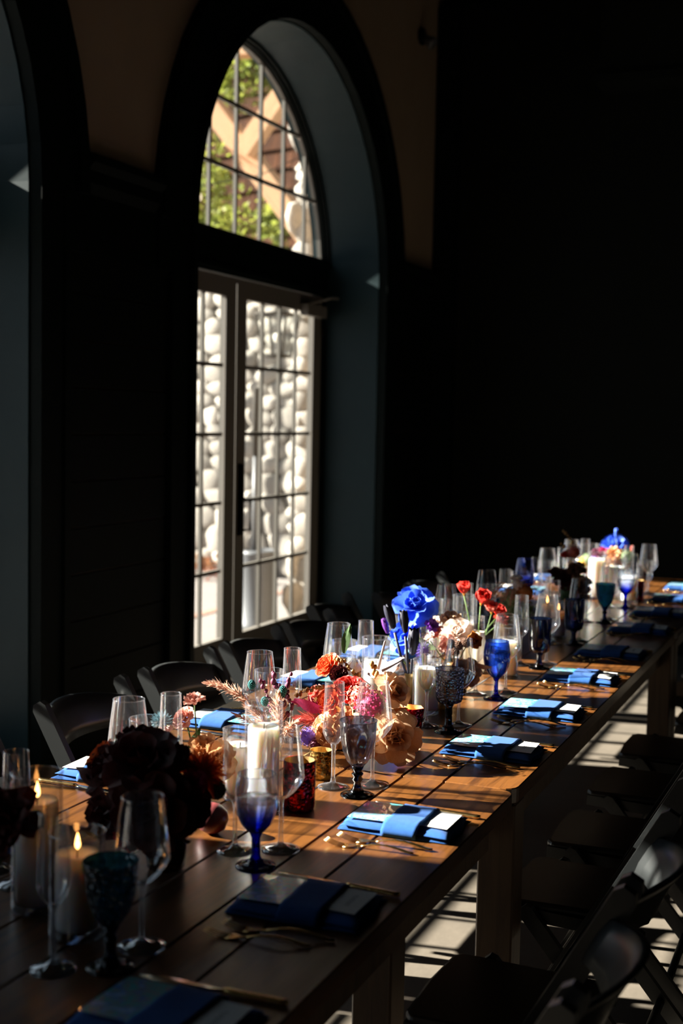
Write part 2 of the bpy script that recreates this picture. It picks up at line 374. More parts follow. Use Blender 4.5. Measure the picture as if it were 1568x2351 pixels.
# double doors with divided lights, arched windows above
RW = RA - .012
def box_mesh(cache, key, dims, m, name, bev=0):
    if key not in cache: cache[key] = MB().box(*dims).mesh(name, M[m], False)
    return cache[key]
dc = {}
def double_door(n, yc):
    fr = MB()
    for s in (-1, 1):
        y = sorted((yc + s * RW, yc + s * (RW - .03))); fr.box(XD - .06, XD + .04, y[0], y[1], 0, 2.36)
    fr.box(XD - .06, XD + .04, yc - RW, yc + RW, 2.36, 2.39)
    root = struct('door_%d' % n, fr, 'dark_teal')
    struct('threshold', MB().box(XD - .1, XD + .05, yc - RW, yc + RW, 0, .012), 'grey_metal', parent=root)
    L = RW - .035
    for s in (-1, 1):
        ya, yb = (yc + .004, yc + L) if s > 0 else (yc - L, yc - .004)
        W_ = yb - ya; st = .125
        lf = MB(); x0, x1 = -.018, .018
        lf.box(x0, x1, 0, st, .014, 2.352).box(x0, x1, W_ - st, W_, .014, 2.352).box(x0, x1, st, W_ - st, .014, .318).box(x0, x1, st, W_ - st, 2.243, 2.352)
        leaf = part('leaf', lf, 'door', root, False, loc=(XD, ya, 0))
        g = (W_ - 2 * st) / 4; h = (2.243 - .318) / 5
        for k in range(1, 4): link('muntin', box_mesh(dc, 'mv', (-.009, .009, -.0105, .0105, .318, 2.243), 'door', 'muntin'), leaf, (0, st + k * g, 0))
        for k in range(1, 5):
            for c in range(4): link('muntin', box_mesh(dc, ('mh', round(g, 4)), (-.0085, .0085, .0107, g - .0107, -.0105, .0105), 'door', 'muntin'), leaf, (0, st + c * g, .318 + k * h))
        for r in range(5):
            for c in range(4): link('pane', box_mesh(dc, ('p', round(g, 4)), (-.0025, .0025, .004, g - .004, .004, h - .004), 'pane', 'pane'), leaf, (0, st + c * g, .318 + r * h))
        hy = .06 if s > 0 else W_ - .06
        if s < 0: continue
        hb = MB().box(.018, .028, hy - .028, hy + .028, .89, 1.30)
        hp = [(.03, 1.10), (.075, 1.10), (.075, .92), (.03, .92)]
        hb.tube([(a, hy + .028, b) for a, b in hp], .010, 8)
        part('door_handle', hb, 'metal_black', leaf, False)
        for hz in (.3, 1.2, 2.1): part('hinge', MB().lathe([(.008, 0), (.008, .1)], 8, (.026, W_ - .004, hz)), 'metal_black', leaf)
    cl = MB().box(XD + .022, XD + .075, yc + .86, yc + 1.16, 2.215, 2.285)
    cl.tube([(XD + .06, yc + .92, 2.29), (XD + .16, yc + 1.02, 2.33), (XD + .13, yc + 1.21, 2.345)], .009, 6)
    part('door_closer', cl, 'door', root, False)
    # transom beam
    tb = MB().box(XD - .08, XD + .05, yc - RW, yc + RW, 2.39, 2.55).box(XD - .08, XD + .065, yc - RW, yc + RW, 2.375, 2.40).box(XD - .08, XD + .07, yc - RW, yc + RW, 2.54, 2.567)
    struct('trim_%d' % (20 + n), tb, 'dark_teal')
    # arched window
    wf = MB(); a, b = arcpts(yc, RW - .035), arcpts(yc, RW)
    z0 = 2.567
    def cut(poly): return [(y, max(z, z0)) for y, z in poly]
    for i in range(28):
        q = cut([a[i], b[i], b[i + 1], a[i + 1]])
        if max(p[1] for p in q) - z0 > 1e-4: wf.prism(q, 'x', XD - .014, XD + .014)
    wf.box(XD - .014, XD + .014, yc - RW + .02, yc + RW - .02, z0, z0 + .035)
    win = struct('window_%d' % n, wf, 'door')
    mo = MB(); a, b = arcpts(yc, RW - .02), arcpts(yc, RW)   # dark stop moulding on the room side
    for dx, dr in ((.0142, .026), (.040, .016)):
        a = arcpts(yc, RW - dr)
        for i in range(28):
            q = cut([a[i], b[i], b[i + 1], a[i + 1]])
            if max(p[1] for p in q) - z0 > 1e-4: mo.prism(q, 'x', XD + dx, XD + dx + .025)
    part('stop_moulding', mo, 'dark_teal', win, False)
    R2 = RW - .035; G = .313; zs = [z0 + .035, 2.95, 3.31, ZS + R2 + .01]
    for k in range(-3, 4):
        zt = ZS + math.sqrt(R2 * R2 - (k * G) ** 2)
        part('muntin', MB().box(XD - .009, XD + .009, yc + k * G - .011, yc + k * G + .011, zs[0], zt), 'door', win, False)
    for z in zs[1:3]:
        hw = math.sqrt(R2 * R2 - (z - ZS) ** 2)
        part('muntin', MB().box(XD - .008, XD + .008, yc - hw, yc + hw, z - .010, z + .010), 'door', win, False)
    for c in range(-4, 4):
        for r in range(3):
            ya, yb, za, zb = c * G, (c + 1) * G, zs[r], zs[r + 1]
            ya, yb = max(ya, -R2), min(yb, R2)
            pts = []
            for i in range(9):
                y = ya + (yb - ya) * i / 8; d = R2 * R2 - y * y
                pts.append((y, min(zb, ZS + math.sqrt(max(d, 0)))))
            if max(p[1] for p in pts) <= za + .01: continue
            poly = [(yc + y, max(z, za)) for y, z in pts]
            poly = [(yc + ya, za), (yc + yb, za)] + poly[::-1]
            cl2 = []
            for p in poly:
                if not cl2 or (abs(p[0] - cl2[-1][0]) + abs(p[1] - cl2[-1][1])) > 1e-4: cl2.append(p)
            if len(cl2) < 3: continue
            part('pane', MB().prism(cl2, 'x', XD - .0025, XD + .0025), 'pane', win, False)
for n, yc in enumerate(ARCH): double_door(n + 1, yc)

# small fixture high on the plaster
fx = thing('wall_fixture', 'small round fixture mounted high on the plaster wall beyond the arch', 'fixture', (XW, 8.58, 4.17))
part('mounting_plate', MB().lathe([(.055, 0), (.06, .012), (.05, .03), (1e-5, .032)], 20), 'dark_teal', fx, rot=(0, PI / 2, 0))
part('lamp_head', MB().lathe([(.02, 0), (.03, .03), (.045, .07), (.04, .085), (1e-5, .08)], 16), 'grey_metal', fx, loc=(.03, 0, -.01), rot=(0, 2.2, 0))

# ------------------------------------------------------------------ outside
struct('ground', MB().box(-30, XO, -14, 30, -.22, -.02), 'patio')
for k, x in enumerate((-5.0, -6.55, -8.1)):
    tag(part('paving_strip', MB().box(x - .045, x + .045, 2, 20, -.0199, -.012), 'brick_strip', None, False), ['brown strip in the patio closest to the doors', 'brown strip in the patio between the two others', 'brown strip in the patio beyond the red groundcover'][k], 'paving', 'brown strips in the patio')
def stone_mesh(seed):
    r = random.Random(seed); bm = bmesh.new(); bmesh.ops.create_icosphere(bm, subdivisions=2, radius=1)
    d = [(Vector((r.uniform(-1, 1), r.uniform(-1, 1), r.uniform(-1, 1))).normalized(), r.uniform(.55, .85)) for _ in range(6)]
    for v in bm.verts:
        for n_, h in d:
            k = v.co.dot(n_)
            if k > h: v.co -= n_ * (k - h) * .75
    me = bpy.data.meshes.new('stone'); bm.to_mesh(me); bm.free(); me.materials.append(M['stone']); me.shade_smooth(); return me
STONES = [stone_mesh(s) for s in range(8)]
def stone_face(parent, origin, du, W_, H_, seed, depth=.07, sz=.22, z0=0, tight=False):
    r = random.Random(seed); du = Vector(du); z = z0; nrm = Vector((du.y, -du.x, 0)); row = 0
    while z < H_:
        h = r.uniform(.7, 1.0) * sz * (1.35 if z < .9 else 1); u = -r.uniform(0, sz) if not tight else -r.uniform(0, .03)
        while u < W_:
            wd = r.uniform(1.0, 2.0) * sz * (1.3 if z < .9 else 1)
            if 0 < u + wd / 2 < W_:
                p = Vector(origin) + du * (u + wd / 2) + Vector((0, 0, min(z + h / 2, H_)))
                o = link('stone', r.choice(STONES), parent)
                rot = Matrix((du, -nrm, Vector((0, 0, 1)))).transposed().to_4x4()
                o.matrix_world = Matrix.Translation(p + nrm * r.uniform(-.01, .02)) @ rot @ Matrix.Rotation(r.uniform(-.35, .35), 4, 'Y') @ Matrix.Diagonal((wd * .60, depth * r.uniform(.8, 1.25), h * .66, 1))
            u += wd
        z += h * .92; row += 1
# far wing wall: cobble below, cedar shakes above
WD = Vector((.9755, -.22, 0)); WO = Vector((-8.3, 12.33, 0)); WN = Vector((-.22, -.9755, 0))
wing = MB()
def wingpt(u, z, off=0): p = WO + WD * u - WN * off; return (p.x, p.y, z)
def wingbox(mbx, u0, u1, o0, o1, z0, z1):
    vs = [wingpt(u, z, o) for z in (z0, z1) for o in (o0, o1) for u in (u0, u1)]
    return mbx.add(vs, [(0, 2, 3, 1), (4, 5, 7, 6), (0, 1, 5, 4), (2, 6, 7, 3), (0, 4, 6, 2), (1, 3, 7, 5)])
wingbox(wing, .12, 4.9, .02, .5, -.02, 6.0)
sw = part('stone_wall', wing, 'mortar', None, False)
tag(sw, 'cobblestone wall with cedar shakes above, outside the glazed double doors', 'wall')
stone_face(sw, WO + WD * .25, WD, 3.7, 3.05, 3, sz=.19, depth=.055)
shake_m = {}
z = 3.02; row = 0
while z < 5.9:
    u = .19 - .07 * (row % 2)
    while u < 4.6:
        wd = rnd.choice((.14, .18, .22, .27))
        if wd not in shake_m: shake_m[wd] = MB().prism([(-.045, 0), (-.06, 0), (-.012, .30), (0, .30)], 'x', .004, wd - .004).mesh('shingle', M['shake'], False)
        o = link('shingle', shake_m[wd], sw)
        rot = Matrix((WD, -WN, Vector((0, 0, 1)))).transposed().to_4x4()
        o.matrix_world = Matrix.Translation(Vector(wingpt(u, z + rnd.uniform(-.012, .012), -.0))) @ rot
        u += wd
    z += .19; row += 1
# near stone pier beside the door
pier = part('stone_pier', MB().box(-4.12, -3.68, 9.12, 9.9, -.02, 5.0), 'mortar', None, False)
tag(pier, 'stacked cobblestone pier standing just outside beside the doors', 'pier')
stone_face(pier, Vector((-4.17, 9.12, 0)), Vector((1, 0, 0)), .45, 4.6, 5, sz=.165, depth=.08, tight=True)
stone_face(pier, Vector((-4.12, 9.9, 0)), Vector((0, -1, 0)), .78, 4.6, 6, sz=.27, depth=.09)
# timber brace
def beam_between(name, a, b, wd, dp, m, label):
    a, b = Vector(a), Vector(b); d = b - a; L = d.length
    o = part(name, MB().box(0, L, -dp / 2, dp / 2, -wd / 2, wd / 2), m, None, False)
    x = d.normalized(); y = Vector((0, 1, 0)); y = (y - x * y.dot(x)).normalized(); z = x.cross(y)
    o.matrix_world = Matrix.Translation(a) @ Matrix((x, y, z)).transposed().to_4x4()
    return tag(o, label, 'beam')
beam_between('timber_brace', py(395, 120, 10.3), py(742, 590, 10.3), .17, .2, 'timber', 'long pale timber brace running diagonally outside the arched window')
beam_between('timber_strut', py(560, 350, 10.14), py(655, 210, 10.14), .15, .14, 'timber', 'short timber strut crossing the long diagonal brace')
beam_between('timber_rafter', py(440, 118, 10.2), py(600, 112, 10.2), .12, .16, 'timber', 'level timber rafter high outside the arched window')
# string-light bulb
sb = thing('string_light', 'white globe bulb on a drooping string outside the arched window', 'string light')
bp = py(455, 452, 8.6)
part('bulb', MB().ball(bp, .028, 12, 8, (1, 1, 1.2)), 'bulb', sb); part('socket', MB().lathe([(.014, .03), (.014, .075)], 10, bp), 'metal_black', sb)
part('wire', MB().tube([bp + Vector((-1.4, 0, .28)), bp + Vector((-.6, 0, .1)), bp + Vector((0, 0, .075)), bp + Vector((.5, 0, .13)), Vector((XO - .002, 8.5, bp.z + .35))], .004, 5), 'metal_black', sb)
# wall lantern
lp = py(637, 770, 8.72)
lt = thing('outdoor_lantern', 'open-framed lantern with tapered glass hanging outside the door', 'lantern', lp)
fr = MB()
tw, bw, hh = .125, .075, .15
for s in (-1, 1):
    for q in (-1, 1): fr.tube([(s * tw, q * tw, hh), (s * bw, q * bw, -hh)], .011, 5)
for wd, z in ((tw, hh), (bw, -hh)):
    for s in (-1, 1): fr.tube([(-wd, s * wd, z), (wd, s * wd, z)], .012, 5); fr.tube([(s * wd, -wd, z), (s * wd, wd, z)], .012, 5)
fr.tube([(0, 0, hh), (-.03, 0, hh + .2), (-.08, .05, hh + .26)], .008, 6); fr.tube([(-tw, 0, hh), (tw, 0, hh)], .006, 5)
part('frame', fr, 'wick', lt)
gp = MB()
for s in (-1, 1):
    gp.add([(-tw, s * tw, hh), (tw, s * tw, hh), (bw, s * bw, -hh), (-bw, s * bw, -hh)], [(0, 1, 2, 3)]); gp.add([(s * tw, -tw, hh), (s * tw, tw, hh), (s * bw, bw, -hh), (s * bw, -bw, -hh)], [(0, 1, 2, 3)])
part('glass_panel', gp, 'pane', lt, False); part('bulb', MB().ball((0, 0, -.02), .03, 10, 7, (1, 1, 1.3)), 'bulb', lt)
# grey bin with an upright pole
hp = (-4.30, 8.80, -.02)
ht = thing('outdoor_bin', 'grey round bin with a slim upright pole on the patio', 'bin', hp)
part('bin_body', MB().lathe([(.16, 0), (.165, .03), (.15, .05), (.13, .55), (.14, .56), (.14, .585), (.115, .60), (.11, .575)], 28), 'grey_metal', ht)
part('pole', MB().lathe([(.022, .58), (.022, 1.30)], 14, (-.05, .03, 0)), 'grey_metal', ht); part('pole_sleeve', MB().lathe([(.028, 1.30), (.028, 1.80), (.02, 1.81)], 14, (-.05, .03, 0)), 'wick', ht)
# foliage: vine on the wing, red groundcover
def leaf_cloud(name, m, spots, n, size, label, cat, seed, stems=True, root=(-1.7, .5)):
    r = random.Random(seed); t = thing(name, label, cat, spots[0][0]); base = Vector(spots[0][0]); mbx = MB()
    for c, rad in spots:
        for _ in range(n):
            d = Vector((r.gauss(0, .5), r.gauss(0, .35), r.gauss(0, .5))) * rad; p = Vector(c) - base + d
            s = size * r.uniform(.6, 1.3); mx = Matrix.Translation(p) @ Matrix.Rotation(r.uniform(0, 6.3), 4, 'Z') @ Matrix.Rotation(r.uniform(-1.2, 1.2), 4, 'X') @ Matrix.Rotation(r.uniform(0, 6.3), 4, 'Y')
            mbx.add([(0, 0, -s), (s * .55, .15 * s, -.1 * s), (0, 0, s), (-s * .55, .15 * s, -.1 * s), (0, -.1 * s, 0)], [(0, 1, 4), (1, 2, 4), (2, 3, 4), (3, 0, 4)], mx)
    o = part('foliage', mbx, m, t, fixn) if False else part('foliage', mbx, m, t); o['kind'] = 'stuff'
    if stems:
        st = MB()
        for c, rad in spots[1:]: st.tube([(0, 0, 0), (Vector(c) - base) * .5 + Vector((.05, 0, -.05)), Vector(c) - base], [.018, .012, .006], 6)
        st.tube([(0, 0, 0), (root[0] * .7, root[1] * .5, .05), (root[0], root[1], -.5), (root[0], root[1], -base.z)], [.010, .02, .03, .04], 6)
        part('woody_stem', st, 'brown', t)
    return t
def v3(u, v, y): return tuple(py(u, v, y))
leaf_cloud('climbing_vine', 'foliage', [(v3(560, 520, 11.0), .28), (v3(620, 545, 10.9), .26), (v3(500, 510, 11.1), .20), (v3(620, 510, 11.1), .15)], 120, .045, 'yellow-green leafy vine low behind the arched window', 'vine', 11)
leaf_cloud('leafy_branch', 'foliage', [(v3(560, 180, 10.9), .28), (v3(515, 180, 10.9), .24), (v3(580, 130, 10.9), .18), (v3(500, 200, 11), .2), (v3(620, 170, 11), .15)], 150, .045, 'bright green branch hanging high behind the arched window', 'branch', 12)
leaf_cloud('garden_tree', 'foliage', [(v3(455, 440, 10.4), .35), (v3(450, 330, 10.4), .3), (v3(485, 420, 10.6), .26), (v3(440, 500, 10.5), .28), (v3(462, 480, 10.5), .25)], 120, .045, 'pale green tree at the left edge behind the arched window', 'tree', 13)
t = leaf_cloud('groundcover', 'redleaf', [((-6.45, 11.45, .10), .16), ((-6.2, 11.4, .08), .15), ((-6.7, 11.55, .08), .15), ((-5.95, 11.25, .06), .14), ((-6.95, 11.7, .08), .15), ((-5.7, 11.1, .06), .12)], 70, .03, 'low red-leaved groundcover at the foot of the cobblestone wall', 'plant', 14, False)

# ------------------------------------------------------------------ tables
TX0, TX1, TZ = -1.698, -.722, .76
PLK = [-.722, -.888, -.989, -1.13, -1.264, -1.40, -1.53, -1.698]
def table(y0, y1, label, dx=0, inset=False):
    t = thing('farm_table', label, 'table', (dx, y0, 0), group='farm tables in one long row')
    L = y1 - y0; rc = .035
    for a, b in zip(PLK[1:], PLK[:-1]):
        g = .0016; a_, b_ = a + (g if a > TX0 else 0), b - (g if b < TX1 else 0)
        e0 = rc if a == TX0 else 0; e1 = rc if b == TX1 else 0
        c = .0015
        def rounded(y, sgn):
            pts = []
            if e0:
                for k in range(5): an = PI / 2 * k / 4; pts.append((a_ + e0 - e0 * math.cos(an), y - sgn * (e0 - e0 * math.sin(an))))
            else: pts.append((a_, y))
            if e1:
                for k in range(5): an = PI / 2 * (1 - k / 4); pts.append((b_ - e1 + e1 * math.cos(an), y - sgn * (e1 - e1 * math.sin(an))))
            else: pts.append((b_, y))
            return pts
        poly = rounded(L, 1) + rounded(0, -1)[::-1]
        mbp = MB().prism(poly, 'z', TZ - .036, TZ)
        pl = part('plank', mbp, 'table', t, False)
        bv = pl.modifiers.new('edge', 'BEVEL'); bv.width = .0022; bv.segments = 1; bv.limit_method = 'ANGLE'
    i = .045
    for ya in (.05, L - .075): part('end_apron', MB().box(TX0 + i, TX1 - i, ya, ya + .025, TZ - .125, TZ - .037), 'leg', t, False)
    for xa in (TX0 + i, TX1 - i - .025): part('side_apron', MB().box(xa, xa + .025, .075, L - .075, TZ - .125, TZ - .037), 'leg', t, False)
    for sx in (-1, 1):
        for far in (False, True):
            ins = (.145, .30) if far and inset else (.002, .012)
            x = TX0 + ins[0] if sx < 0 else TX1 - ins[0] - .085
            y = L - ins[1] - .085 if far else ins[1]
            lg = part('leg', MB().box(x, x + .085, y, y + .085, 0, TZ - .037), 'leg', t, False)
            bv = lg.modifiers.new('edge', 'BEVEL'); bv.width = .004; bv.segments = 1
    return t
YJ = 2.788
table(YJ - 2.44, YJ - .003, 'dark wood farm table with the dark burgundy flowers on it', .003, True)
table(YJ + .003, YJ + 2.44, 'brown wood farm table with the blue roses on it')
table(YJ + 2.446, YJ + 4.27, 'wood farm table furthest along the row, by the back wall', -.002)

# ------------------------------------------------------------------ folding chairs
def make_chair():
    t = thing('folding_chair', 'black folding chair', 'chair')
    W2 = .205; ph = .80
    def board(pts, thick, y, wd):              # flat board in the x-z plane
        (xa, za), (xb, zb) = pts; d = Vector((xb - xa, zb - za)).normalized(); n = Vector((-d.y, d.x)) * (wd / 2)
        a, b = Vector((xa, za)), Vector((xb, zb)); c = wd * .35
        poly = [a + n, b + n - d * c, b + n * .55, b - n * .55, b - n - d * c, a - n]
        return MB().prism([tuple(p) for p in poly], 'y', y - thick / 2, y + thick / 2)
    for s in (-1, 1):
        part('back_post', board([(-.02, 0), (.435, ph)], .022, s * W2, .044), 'chair', t, False)
        part('rear_leg', board([(.43, 0), (.06, .445)], .02, s * (W2 - .024), .036), 'chair', t, False)
        part('seat_rail', board([(.00, .425), (.34, .412)], .018, s * (W2 - .045), .03), 'chair', t, False)
        part('pivot', MB().tube([(.235, s * (W2 - .03), .43), (.235, s * (W2 + .017), .43)], .011, 10), 'metal_black', t)
    seat = MB(); ys = [-.17, -.165, -.12, 0, .12, .165, .17]
    outline = [(0.01, -.165), (-.005, -.14), (-.012, 0), (-.005, .14), (.01, .165), (.33, .155), (.345, .13), (.345, -.13), (.33, -.155)]
    seat.prism(outline, 'z', .43, .452)
    so = part('seat', seat, 'chair', t, False); bv = so.modifiers.new('edge', 'BEVEL'); bv.width = .008; bv.segments = 2
    bk = MB(); n = 14; rows = []
    for i in range(n + 1):
        u = -1 + 2 * i / n; y = u * (W2 - .011); bow = .065 * (1 - u * u)
        hgt = .040 + .012 * (1 - u * u); zc = .708 + .012 * (1 - u * u)
        for th in (-.007, .007):
            for q in (-1, -.4, .4, 1):
                z = zc + q * hgt; x = -.02 + .455 * (z / ph) + bow + th + .006 * q * q; bk.v.append((x, y, z))
    for i in range(n):
        o = i * 8; p = o + 8
        for a in range(3): bk.f += [(o + a, o + a + 1, p + a + 1, p + a), (o + 4 + a, p + 4 + a, p + 5 + a, o + 5 + a)]
        bk.f += [(o + 3, o + 7, p + 7, p + 3), (o, p, p + 4, o + 4)]
    bk.f += [(0, 4, 5, 1), (1, 5, 6, 2), (2, 6, 7, 3)]; e = n * 8; bk.f += [(e, e + 1, e + 5, e + 4), (e + 1, e + 2, e + 6, e + 5), (e + 2, e + 3, e + 7, e + 6)]
    part('backrest', bk, 'chair', t)
    part('front_rung', MB().tube([(.08, -W2, .17), (.08, W2, .17)], .011, 8), 'chair', t); part('rear_rung', MB().tube([(.33, -W2 + .024, .12), (.33, W2 - .024, .12)], .011, 8), 'chair', t)
    return t
AISLE = [1.49, 1.955, 2.44, 3.09, 3.57, 4.10, 4.60, 5.18, 5.67, 6.14, 6.62]
WINDOW = [1.97, 2.50, 3.06, 3.66, 4.18, 4.62, 5.12, 5.62, 6.12, 6.62]
CW = ['the near lit candles', 'the dark burgundy bouquet', 'the pink stems', 'the orange blooms', 'the blue roses', 'the red poppies', 'the arching grasses', 'the deep blue stemmed glass', 'the far hurricane candle']
CA = ['the dark teal goblet', 'the goblet fading to cobalt', 'the smoky panelled goblet', 'the smoky octagonal goblet', 'the round cobalt goblet', 'the straight navy goblet', 'the shaded navy goblet', 'the teal pressed-glass goblet', 'the cobalt-stemmed goblet', 'the far apricot flowers']
ch0 = make_chair()
for k, y in enumerate([1.485, 1.955, 2.44, 3.115, 3.57, 4.10, 4.60, 5.16, 5.66, 6.14]):
    cxk = -.68 if k == 7 else -.79
    lab = 'black folding chair on the aisle side at the place of ' + CA[k]
    if k == 0: ch0.location = (-.79, y, 0); ch0['label'] = lab; ch0['group'] = 'aisle-side chairs'
    else: copy_tree(ch0, (cxk, y, 0), rnd.uniform(-.02, .02), lab, 'aisle-side chairs')
for k, y in enumerate([1.95, 2.46, 3.11, 3.64, 4.17, 4.66, 5.14, 5.62, 6.12]): copy_tree(ch0, (-1.74 if k == 6 else -1.635, y, 0), PI + rnd.uniform(-.02, .02), 'black folding chair on the window side at the place behind ' + CW[k], 'window-side chairs')

# ------------------------------------------------------------------ napkins, cards, cutlery
def make_napkin():
    """folded linen: rounded layered slab (x along the fold), with a wrapped pocket band"""
    t = thing('folded_napkin', 'x', 'napkin')
    mbx = MB(); nx, ny = 22, 12; L, Wd = .232, .16
    def sheet(z0, th, L, Wd, off, amp, seed):
        r = random.Random(seed); ph = [r.uniform(0, 6) for _ in range(4)]
        o = len(mbx.v)
        for layer in (0, 1):
            for i in range(nx + 1):
                for j in range(ny + 1):
                    u, v = -1 + 2 * i / nx, -1 + 2 * j / ny
                    e = max(abs(u) ** 10, abs(v) ** 8); hump = th * (1 - .75 * e)
                    wob = amp * (math.sin(3.1 * u + ph[0]) * .5 + math.sin(4.3 * v + ph[1]) * .4 + math.sin(6 * u * v + ph[2]) * .3)
                    z = z0 + (hump + wob * (1 - e) if layer else th * .2 * e)
                    mbx.v.append((u * L / 2 + off[0] + .003 * math.sin(5 * v + ph[3]), v * Wd / 2 + off[1] + .003 * math.sin(4 * u + ph[2]), z))
        k = (nx + 1) * (ny + 1)
        for i in range(nx):
            for j in range(ny):
                a = o + i * (ny + 1) + j; mbx.f += [(a, a + 1, a + ny + 2, a + ny + 1), (a + k, a + k + ny + 1, a + k + ny + 2, a + k + 1)]
        ring = [i * (ny + 1) for i in range(nx + 1)] + [nx * (ny + 1) + j for j in range(1, ny + 1)] + [i * (ny + 1) + ny for i in range(nx - 1, -1, -1)] + [j for j in range(ny - 1, 0, -1)]
        for a, b in zip(ring, ring[1:] + ring[:1]): mbx.f.append((o + a, o + b, o + b + k, o + a + k))
    sheet(.0, .011, L, Wd, (0, 0), .001, 1); sheet(.0095, .009, L - .008, Wd - .006, (.002, 0), .0016, 2)
    part('folded_layers', mbx, 'napkin', t)
    band = MB(); n = 10                        # pocket band across the middle
    for i in range(n + 1):
        x = -.022 + .072 * i / n
        sec = [(-Wd / 2 - .001, .003), (-Wd / 2 - .002, .013), (-Wd / 2 + .012, .0225)] + [(v * Wd / 2, .0245 + .0012 * math.sin(6 * v + i * .5) + (.002 if i == n else 0)) for v in (-.6, -.2, .2, .6)] + [(Wd / 2 - .012, .0225), (Wd / 2 + .002, .013), (Wd / 2 + .001, .003)]
        for y, z in sec: band.v.append((x + .06 * (y / Wd) * 0, y, z))
    for i in range(n):
        for j in range(9): a = i * 10 + j; band.f.append((a, a + 1, a + 11, a + 10))
    b = part('pocket_band', band, 'napkin', t); so = b.modifiers.new('thickness', 'SOLIDIFY'); so.thickness = .0025; so.offset = 1
    return t
def art_mat():
    m, t, out = nt('foil_art'); p = N(t, 'BsdfPrincipled', i_Roughness=.35)
    tc = N(t, 'TexCoord'); n = N(t, 'TexNoise', i_Scale=28.0, i_Detail=3, i_Distortion=1.5); t.links.new(tc.outputs['Object'], n.inputs[0])
    r = ramp(t, [(.36, (.36, .32, .32)), (.43, (.0, .55, .60)), (.49, (.38, .34, .35)), (.55, (.02, .26, .75)), (.62, (.50, .66, .80))]); t.links.new(n.outputs[0], r.inputs[0]); t.links.new(r.outputs[0], p.inputs['Base Color'])
    p.inputs['Coat Weight'].default_value = .6; t.links.new(p.outputs[0], out.inputs[0]); return m
M['art'] = art_mat()
nap0 = make_napkin()
art_me = MB().box(-.045, .045, -.060, .060, 0, .0008).mesh('menu_card', M['art'], False)
card_me = MB().box(-.038, .038, -.052, .052, 0, .0008).mesh('place_card', M['card'], False)
pr = MB(); r_ = random.Random(5)
for row, (x, n_) in enumerate(((-.010, 5), (.012, 6))):      # two short printed lines
    for k in range(n_):
        y = -.022 + .044 * k / (n_ - 1) * (.8 if row == 0 else 1)
        pr.box(x - .0035, x + .0035, y - .0006, y + .0006, .0008, .0011)
        if r_.random() < .7: pr.box(x - .0035, x - .0023, y - .0006, y + .0035, .0008, .0011)
        if r_.random() < .6: pr.box(x + .0023, x + .0035, y - .0006, y + .003, .0008, .0011)
print_me = pr.mesh('printed_name', M['ink'], False)
def fork_meshes(sc):
    hd = MB(); hx = lambda s: s * sc
    pts, fl = [], []
    for i in range(15):                          # handle, ornate and flared
        s = i / 14; x = .02 + .115 * s; z = .004 + .010 * math.sin(PI * min(1, s * 1.1)) * (1 - .3 * s)
        wdt = .0028 + .0052 * s ** 1.6 + .0011 * math.sin(s * 34) * s
        if i == 14: wdt *= .45
        pts.append((hx(x), 0, hx(z))); fl.append((hx(wdt), hx(.0017 + .0006 * math.sin(s * 40))))
    hd.tube(pts, 0, 8, fl)
    hb = MB(); n = 8; o = 0
    prof = [(.022, .0028, .004), (.012, .0035, .0035), (.004, .0085, .0022), (-.004, .0112, .0012), (-.014, .0118, .001)]
    for x, wv, z in prof:
        for th in (-.0009, .0009):
            for q in (-1, -.5, 0, .5, 1): hb.v.append((hx(x), hx(q * wv), hx(z + th + .0012 * q * q)))
    for i in range(len(prof) - 1):
        a = i * 10; b = a + 10
        for q in range(4): hb.f += [(a + q, a + q + 1, b + q + 1, b + q), (a + 5 + q, b + 5 + q, b + 6 + q, a + 6 + q)]
        hb.f += [(a, b, b + 5, a + 5), (a + 4, a + 9, b + 9, b + 4)]
    e = (len(prof) - 1) * 10; hb.f.append((e, e + 1, e + 2, e + 3, e + 4, e + 9, e + 8, e + 7, e + 6, e + 5))
    tn = MB()
    for q in (-1, -.34, .34, 1):
        y = q * .0102; tn.tube([(hx(-.013), hx(y), hx(.0012)), (hx(-.03), hx(y), hx(.0035)), (hx(-.045), hx(y), hx(.0075)), (hx(-.055), hx(y), hx(.012))], 0, 6, [(hx(.0016), hx(.001))] * 3 + [(hx(.0006), hx(.0006))])
    return hd.mesh('handle', M['gold']), hb.mesh('fork_neck', M['gold']), tn.mesh('tines', M['gold'])
def make_fork(name, sc):
    t = thing(name, 'x', 'fork'); a, b, c = fork_meshes(sc); link('handle', a, t); link('neck', b, t); link('tines', c, t); return t
def make_knife():
    t = thing('table_knife', 'x', 'knife'); h = MB(); pts, fl = [], []
    for i in range(17):
        s = i / 16; pts.append((.01 + .10 * s, 0, .0048)); w_ = .0050 + .0028 * s + .0009 * math.sin(s * 44)
        if i in (0, 16): w_ *= .6
        fl.append((w_, .0042 + .0005 * math.sin(s * 50)))
    h.tube(pts, 0, 10, fl); part('handle', h, 'gold', t)
    b = MB(); prof = [(.012, .0035, .0028), (0, .0045, .0022), (-.02, .0085, .0012), (-.07, .0100, .0009), (-.105, .0088, .0007), (-.122, .0045, .0005), (-.128, .0008, .0004)]
    for x, wv, th in prof: b.v += [(x, -wv * .75, .0035 - th), (x, wv, .0035 - th * .4), (x, wv, .0035 + th * .4), (x, -wv * .75, .0035 + th)]
    for i in range(len(prof) - 1):
        for q in range(4): a = i * 4; b.f.append((a + q, a + (q + 1) % 4, a + 4 + (q + 1) % 4, a + 4 + q))
    b.f += [(0, 1, 2, 3), tuple(len(b.v) - 4 + q for q in (3, 2, 1, 0))]
    part('blade', b, 'steel_blade', t); return t
fork_a, fork_b, knife0 = make_fork('dinner_fork', 1.0), make_fork('salad_fork', .92), make_knife()
protos = [nap0, fork_a, fork_b, knife0]
